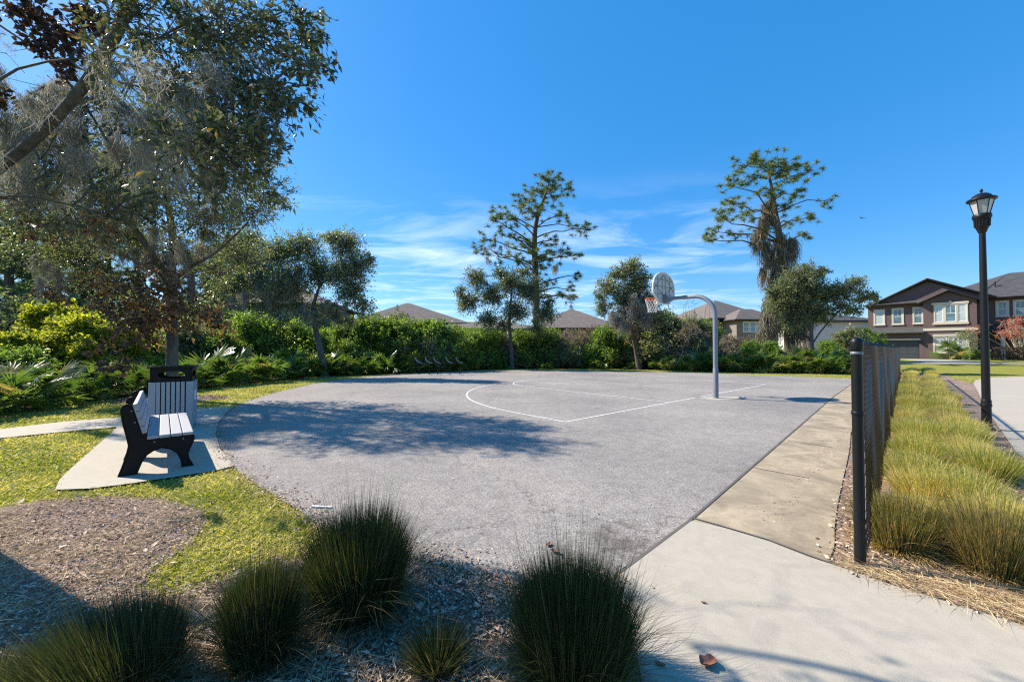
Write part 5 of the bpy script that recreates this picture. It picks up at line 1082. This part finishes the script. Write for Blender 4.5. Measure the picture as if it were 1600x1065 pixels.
# local frame: x along the facade to the right, -y towards the viewer
walls = MB()
walls.bb(0.40, 4.95, 0.0, 9.0, -0.5, 6.20)                      # left upper body
walls.bb(0.12, 4.93, -1.0, 0.0, 2.55, 2.85); walls.bb(0.12, 0.58, -1.0, 0.0, -0.5, 2.55); walls.bb(4.60, 4.93, -1.0, 0.0, -0.5, 2.55); walls.bb(0.58, 4.60, -1.0, 0.0, 2.00, 2.55)
walls.bb(4.935, 8.63, -1.0, 6.0, -0.5, 6.05)                    # front volume
walls.bb(8.632, 17.0, 2.0, 9.0, -0.5, 6.35)                    # right wing
# gable fields
fr_ = lambda a, b, c: np.stack([a, c, b], 1)
walls.prism([(0.9, 6.2), (9.7, 6.2), (5.24, 8.35)], 0.02, 0.2, fr_)
walls.prism([(4.935, 6.05), (8.63, 6.05), (6.75, 7.0)], -0.99, -0.8, fr_)
wl_ = walls.build('wall', M_stucco, house)
def window(x0, x1, z0_, z1_, y, parent=house, trim=0.14, cols=1, blind=True, sill=True, trimm=None):
    f = MB(); T = trim
    f.bb(x0-T, x1+T, y-0.06, y-0.002, z1_, z1_+T); f.bb(x0-T*1.2, x1+T*1.2, y-0.09, y-0.002, z0_-T, z0_); f.bb(x0-T, x0, y-0.055, y-0.002, z0_, z1_); f.bb(x1, x1+T, y-0.055, y-0.002, z0_, z1_)
    o = f.build('window', trimm or M_trim, parent)
    p = MB(); wv = (x1-x0)/cols
    for c_ in range(cols):
        p.bb(x0+c_*wv+0.05, x0+(c_+1)*wv-0.05, y-0.012, y-0.006, z0_+0.05, z1_-0.05, 0)
    p.build('pane', M_blind if blind else M_pane, o)
    g = MB()
    for c_ in range(cols):
        a, b = x0+c_*wv, x0+(c_+1)*wv
        g.bb(a, a+0.05, y-0.03, y-0.004, z0_, z1_); g.bb(b-0.05, b, y-0.03, y-0.004, z0_, z1_); zm = (z0_+z1_)/2
        g.bb(a+0.05, b-0.05, y-0.028, y-0.004, zm-0.03, zm+0.03); g.bb(a+0.05, b-0.05, y-0.028, y-0.004, z1_-0.05, z1_); g.bb(a+0.05, b-0.05, y-0.028, y-0.004, z0_, z0_+0.05)
        g.bb((a+b)/2-0.015, (a+b)/2+0.015, y-0.022, y-0.004, zm+0.03, z1_-0.05)
    g.build('sash', M_white, o); return o
window(1.02, 1.72, 3.90, 5.50, 0); window(2.55, 3.25, 3.90, 5.55, 0, blind=False); window(4.20, 4.80, 3.90, 5.55, 0, blind=False)
for a, b in ((5.80, 6.35), (6.55, 7.25), (7.40, 7.95)): window(a, b, 3.90, 5.62, -1.0, trim=0.10, blind=(a < 6.4 or a > 7.3))
mb = MB(); mb.bb(5.55, 8.12, -1.10, -1.002, 5.73, 5.92); mb.bb(5.60, 8.1, -1.11, -1.002, 3.62, 3.79); mb.prism([(6.75, 5.92), (7.0, 5.92), (6.94, 6.05), (6.81, 6.05)], -1.08, -1.002, fr_); mb.build('window_surround', M_trim, house)
window(5.75, 6.55, 0.70, 2.25, -1.0); window(6.75, 7.95, 0.70, 2.25, -1.0, cols=2)
mb = MB(); mb.bb(5.60, 8.12, -1.11, -1.002, 2.40, 2.60); mb.build('lintel', M_trim, house)
mb = MB(); mb.bb(4.90, 8.68, -1.08, -1.002, 2.98, 3.25); mb.bb(8.632, 8.68, -1.08, 2.0, 2.98, 3.25); mb.build('belt_band', M_trim, house)
mb = MB(); mb.bb(0.45, 4.70, -1.08, -1.002, 2.02, 2.20); mb.build('garage_lintel', M_trim, house)
gd = MB(); gd.bb(0.60, 4.58, -0.80, -0.74, -0.1, 1.99); go = gd.build('garage_door', M_garage, house)
g2 = MB()
for r_ in range(4):
    for c_ in range(5): g2.bb(0.68+c_*0.78, 0.68+c_*0.78+0.68, -0.815, -0.802, 0.04+r_*0.49, 0.04+r_*0.49+0.38)
g2.build('door_panel', M_garage, go)
window(10.0, 10.6, 4.45, 5.85, 2.0, blind=False); window(11.1, 11.75, 4.45, 5.85, 2.0, blind=False); window(13.5, 14.2, 4.45, 5.85, 2.0)
# roofs (slabs with thickness)
def slab(mb, pts, th=0.18):
    pts = np.array(pts, float); n = len(pts); lo_ = pts - [0, 0, th]
    mb.add(pts, [tuple(range(n))], 0, 0); mb.add(lo_, [tuple(range(n))[::-1]], 0, 0); i = np.arange(n); j = (i+1) % n
    mb.add(np.concatenate([pts, lo_]), np.stack([j, i, i+n, j+n], 1), 0, 0)
rfm = MB()
slab(rfm, [(0.30, -0.45, 6.02), (5.24, -0.45, 8.72), (5.24, 7.0, 8.72), (0.30, 7.0, 6.02)])
slab(rfm, [(5.24, -0.45, 8.72), (9.9, -0.45, 6.3), (9.9, 7.0, 6.3), (5.24, 7.0, 8.72)])
slab(rfm, [(0.1, -0.5, 6.16), (4.95, -0.5, 6.16), (4.95, 0.9, 6.9), (1.2, 0.9, 6.9)], 0.16)     # strip under the gable
slab(rfm, [(4.55, -1.5, 6.02), (6.75, -1.5, 7.22), (6.75, 3.0, 7.22), (4.55, 3.0, 6.02)], 0.16)
slab(rfm, [(6.75, -1.5, 7.22), (9.0, -1.5, 6.02), (9.0, 3.0, 6.02), (6.75, 3.0, 7.22)], 0.16)
slab(rfm, [(-0.15, -1.5, 2.86), (5.0, -1.5, 2.86), (5.0, 0.0, 3.45), (0.4, 0.0, 3.45)], 0.14)    # garage shed roof
slab(rfm, [(8.6, 1.5, 6.36), (17.5, 1.5, 6.36), (13.5, 5.5, 9.15), (10.9, 5.5, 9.15)], 0.16)      # right wing hip
slab(rfm, [(8.4, 1.45, 6.38), (10.9, 5.5, 9.15), (10.9, 6.5, 9.15), (7.2, 6.9, 8.0), (7.2, 3.2, 7.4)], 0.16)
slab(rfm, [(17.5, 1.5, 6.36), (17.5, 9.5, 6.36), (13.5, 5.5, 9.15)], 0.16); slab(rfm, [(17.5, 9.5, 6.36), (8, 9.5, 6.36), (10.9, 5.5, 9.15), (13.5, 5.5, 9.15)], 0.16)
slab(rfm, [(8.635, 0.3, 2.95), (17.0, 0.3, 2.95), (16.0, 2.0, 3.55), (8.635, 2.0, 3.55)], 0.14)   # porch roof
rfo = rfm.build('roof', M_roofd, house)
for a, b in (((0.28, -0.46, 5.93), (5.24, -0.46, 8.63)), ((5.24, -0.46, 8.63), (9.92, -0.46, 6.2)), ((4.52, -1.51, 5.94), (6.75, -1.51, 7.14)), ((6.75, -1.51, 7.14), (9.02, -1.51, 5.94)), ((-0.17, -1.52, 2.78), (5.0, -1.52, 2.78)), ((0.1, -0.53, 6.08), (4.6, -0.53, 6.08)), ((8.6, 1.45, 6.28), (17.5, 1.45, 6.28)), ((8.64, 0.28, 2.87), (17, 0.28, 2.87))):
    mb = MB(); mb.segs([a], [b], 0.085, 0.085, 4); mb.build('fascia', M_fascia, rfo)
mb = MB(); mb.tube([(9.9, 3.2, 7.6), (9.9, 3.2, 8.05)], 0.06, 8); mb.tube([(9.9, 3.2, 8.0), (9.9, 3.2, 8.12)], [0.13, 0.05], 8); mb.build('vent_pipe', M_fascia, rfo)
for x_ in (10.25, 13.2): mb = MB(); mb.lathe([(0.20, 0), (0.20, 0.12), (0.16, 0.14), (0.15, 2.6), (0.19, 2.62), (0.19, 2.75)], 16, (x_, 0.65, 0)); mb.build('porch_column', M_white, house)
mb = MB(); mb.box((4.75, -1.12, 1.75), (0.14, 0.2, 0.3)); mb.segs([(4.75, -1.05, 1.95)], [(4.75, -1.2, 1.98)], 0.02, 0.02, 5); mb.build('wall_lantern', M_black, house)
mb = MB(); mb.bb(4.6, 5.05, -1.002-0.03, -1.002, -0.3, 0.0); mb.build('base_course', M_tan, house)
mb = MB(); mb.bb(12.0, 13.0, 1.93, 1.998, 0, 2.1); mb.build('front_door', M_fascia, house)
def H3(s, t, z=0): p = HO + e1*s + e2*t; return (float(p[0]), float(p[1]), HZ+z)

# garden of the big house
pp = H3(6.9, 2.6); o = bpy.data.objects.new('palm_shrub', PM[1]); COL.objects.link(o); o.location = pp; o.scale = (1.9, 1.9, 1.9); tag(o, 'bright green spiky palm shrub below the lower window of the brown house', 'palm')
pp = H3(8.1, 3.4); sr = thing('young_tree', 'small young garden tree with pale trunk before the brown house', 'tree', pp); mb = MB(); mb.tube([(0, 0, 0), (0.03, 0, 0.9), (0, 0.02, 1.7)], [0.06, 0.05, 0.03], 8); mb.build('trunk', M_tan, sr); lf = MB(); tw = MB()
for _ in range(7): cluster(lf, tw, (rng.normal(0, .55), rng.normal(0, .4), 2.1+rng.normal(0, .4)), 0.5, 12, 9, 0.16, 0.08, 0, .9)
lf.build('crown', M_oakfar, sr); tw.build('branches', M_twig, sr)
pp = H3(11.2, 1.6); rt = thing('red_shrub_tree', 'bare branched shrub tree with red leaves by the porch column', 'tree', pp); lf = MB(); tw = MB()
for _ in range(26):
    c = V3(rng.normal(0, 1.3), rng.normal(0, .7), 3.0+rng.normal(0, .45)); tw.tube(limb_pts((rng.normal(0, .1), 0, 0), c, 6, 0.05, 0.05), np.linspace(0.05, 0.015, 6), 5); cluster(lf, tw, c, 0.6, 10, 9, 0.11, 0.07, 0, 1, tr=0.012)
lf.build('crown', M_red, rt); tw.build('stems', M_tan, rt)
def hedge(label, s0, s1, t, h, m, n=5200, name='hedge'):
    c = H3((s0+s1)/2, t); o = thing(name, label, 'hedge', c, -HA); w = (s1-s0)/2; mb = MB(); tw = MB()
    p = rng.uniform(-1, 1, (n, 3)); k = rng.integers(0, 4, n); p[k == 0, 2] = 1; p[k == 1, 1] = -1; p = p*np.array([w, .55, h/2]) + [0, 0, h/2] + rng.normal(0, .05, (n, 3))
    mb.leaves(p, rng.normal(size=(n, 3)), rng.normal(size=(n, 3)), 0.12, 0.07, rng.uniform(0, 1, n)); mb.build('foliage', m, o)
    q = np.stack([rng.uniform(-w, w, 60), rng.uniform(-.3, .3, 60), np.zeros(60)], 1); tw.segs(q, q+[0, 0, h*.85], 0.02, 0.012, 4); tw.build('stems', M_twig, o)
hedge('clipped reddish brown hedge in front of the porch column', 9.6, 16, 1.9, 1.15, M_hedge)
hedge('low green hedge beneath the young garden tree', 7.6, 9.4, 1.7, 0.9, M_shrub, 1800)
hedge('low dark clipped hedge at the far end of the grass bed', -3.2, 3.2, 12.6, 0.5, M_shrub, 1800)

# ------------------------------------------------------------------ the other houses beyond the thicket
def simple_house(label, px, Y, wd_, dp, eave, apex, wallm, roofm, rz, wins=(), name='house', zb=0.0):
    p = W(px, 545, Y); h = thing(name, label, 'house', (p[0], p[1], zb), rz, None); mb = MB(); mb.bb(-wd_/2, wd_/2, 0, dp, 0, eave); mb.build('wall', wallm, h)
    o = 0.45; r_ = MB(); hl_ = max(0.2, (wd_-dp)/2); A = (-wd_/2-o, -o, eave); B = (wd_/2+o, -o, eave); C = (wd_/2+o, dp+o, eave); D = (-wd_/2-o, dp+o, eave); E_ = (-hl_, dp/2, apex); F_ = (hl_, dp/2, apex)
    r_.add([A, B, C, D, E_, F_], [(0, 1, 5, 4), (2, 3, 4, 5)]); r_.add([A, B, C, D, E_, F_], [(1, 2, 5), (3, 0, 4)]); 
    r_.add([A, B, C, D, (A[0], A[1], eave-.2), (B[0], B[1], eave-.2), (C[0], C[1], eave-.2), (D[0], D[1], eave-.2)], [(0, 4, 5, 1), (1, 5, 6, 2), (2, 6, 7, 3), (3, 7, 4, 0), (4, 7, 6, 5)])
    ro_ = r_.build('roof', roofm, h); g = MB()
    for a, b in ((A, B), (B, C), (D, A)): g.segs([np.array(a)+[0, 0, -.1]], [np.array(b)+[0, 0, -.1]], 0.12, 0.12, 4)
    g.build('gutter', M_fascia, ro_)
    for (x0, x1, z0_, z1_) in wins: window(x0, x1, z0_, z1_, 0, h, 0.08, 1, False, trimm=M_white)
    return h
hh_ = lambda py, Y: W(0, py, Y)[2]
simple_house('beige two storey house with teal windows behind the mossy oaks at left', 400, 34, 12, 9, hh_(472, 34), hh_(445, 38), M_beige, M_rooft, 0.15, [(-0.9, .3, hh_(500, 34), hh_(483, 34)), (1.6, 2.4, hh_(500, 34), hh_(482, 34)), (-3.6, -2.8, hh_(500, 34), hh_(483, 34))])
simple_house('low house with grey hip roof rising above the bright shrubs left of middle', 645, 46, 13, 13.4, hh_(503, 46), hh_(473, 52), M_beige, M_rooft, 0.35)
simple_house('low wide taupe roofed house seen between bright shrubs and middle oak', 745, 45, 15, 8, hh_(513, 45), hh_(502, 48), M_beige, M_rooft, 0.05)
simple_house('taupe hip roofed house behind the brush between pine and viney oak', 897, 48, 11.5, 12, hh_(512, 48), hh_(483, 54), M_beige, M_rooft, -0.1)
simple_house('tan two storey house with grey bay behind the goal pole', 1165, 52, 10.5, 10, hh_(498, 52), hh_(470, 57), M_tan, M_rooft, 0.3)
p = W(1180, 545, 49.6); bay = None
th = simple_house('grey sided house wing with three windows left of the vine covered pine', 1184, 48.5, 5.6, 4, hh_(499, 48.5), hh_(482, 50), M_sidingg, M_rooft, 0.1, [(-1.9, -1.2, hh_(518, 48.5), hh_(503, 48.5)), (-1.0, -0.3, hh_(518, 48.5), hh_(503, 48.5)), (-0.1, 0.6, hh_(518, 48.5), hh_(503, 48.5))])
simple_house('white walled house with grey roof behind the round right oak', 1312, 54, 9.5, 9, hh_(504, 54), hh_(490, 58), M_white, M_roofd, -0.1, zb=0.3)

# silver car parked beyond the palmettos
cp = W(1345, 545, 36); car = thing('parked_car', 'silver car parked beyond the palmettos, left of the fence end post', 'car', (cp[0], cp[1], 0.15), R(8))
fr2 = lambda a, b, c: np.stack([a, c, b], 1)
mb = MB(); mb.prism([(-2.3, .35), (-2.28, .8), (-2.15, .95), (-1.6, 1.05), (-.9, 1.62), (-.6, 1.72), (1.2, 1.72), (1.6, 1.6), (2.1, 1.08), (2.25, .95), (2.3, .4)], -.85, .85, fr2); bev(mb.build('body', M_carp, car), 0.06)
mb = MB(); mb.prism([(-1.4, 1.08), (-.85, 1.55), (1.2, 1.6), (1.85, 1.1)], -.865, -.852, fr2); mb.prism([(-1.4, 1.08), (-.85, 1.55), (1.2, 1.6), (1.85, 1.1)], .852, .865, fr2); mb.build('side_window', M_pane, car)
for x_ in (-1.45, 1.45):
    for y_ in (-.8, .8): mb = MB(); mb.tube([(x_, y_-.1, .33), (x_, y_+.1, .33)], .34, 20); w_ = mb.build('wheel', M_tyre, car); mb = MB(); mb.tube([(x_, y_-.112, .33), (x_, y_+.112, .33)], .2, 14); mb.build('hub', M_galv, w_)
print('objects', len(bpy.data.objects))
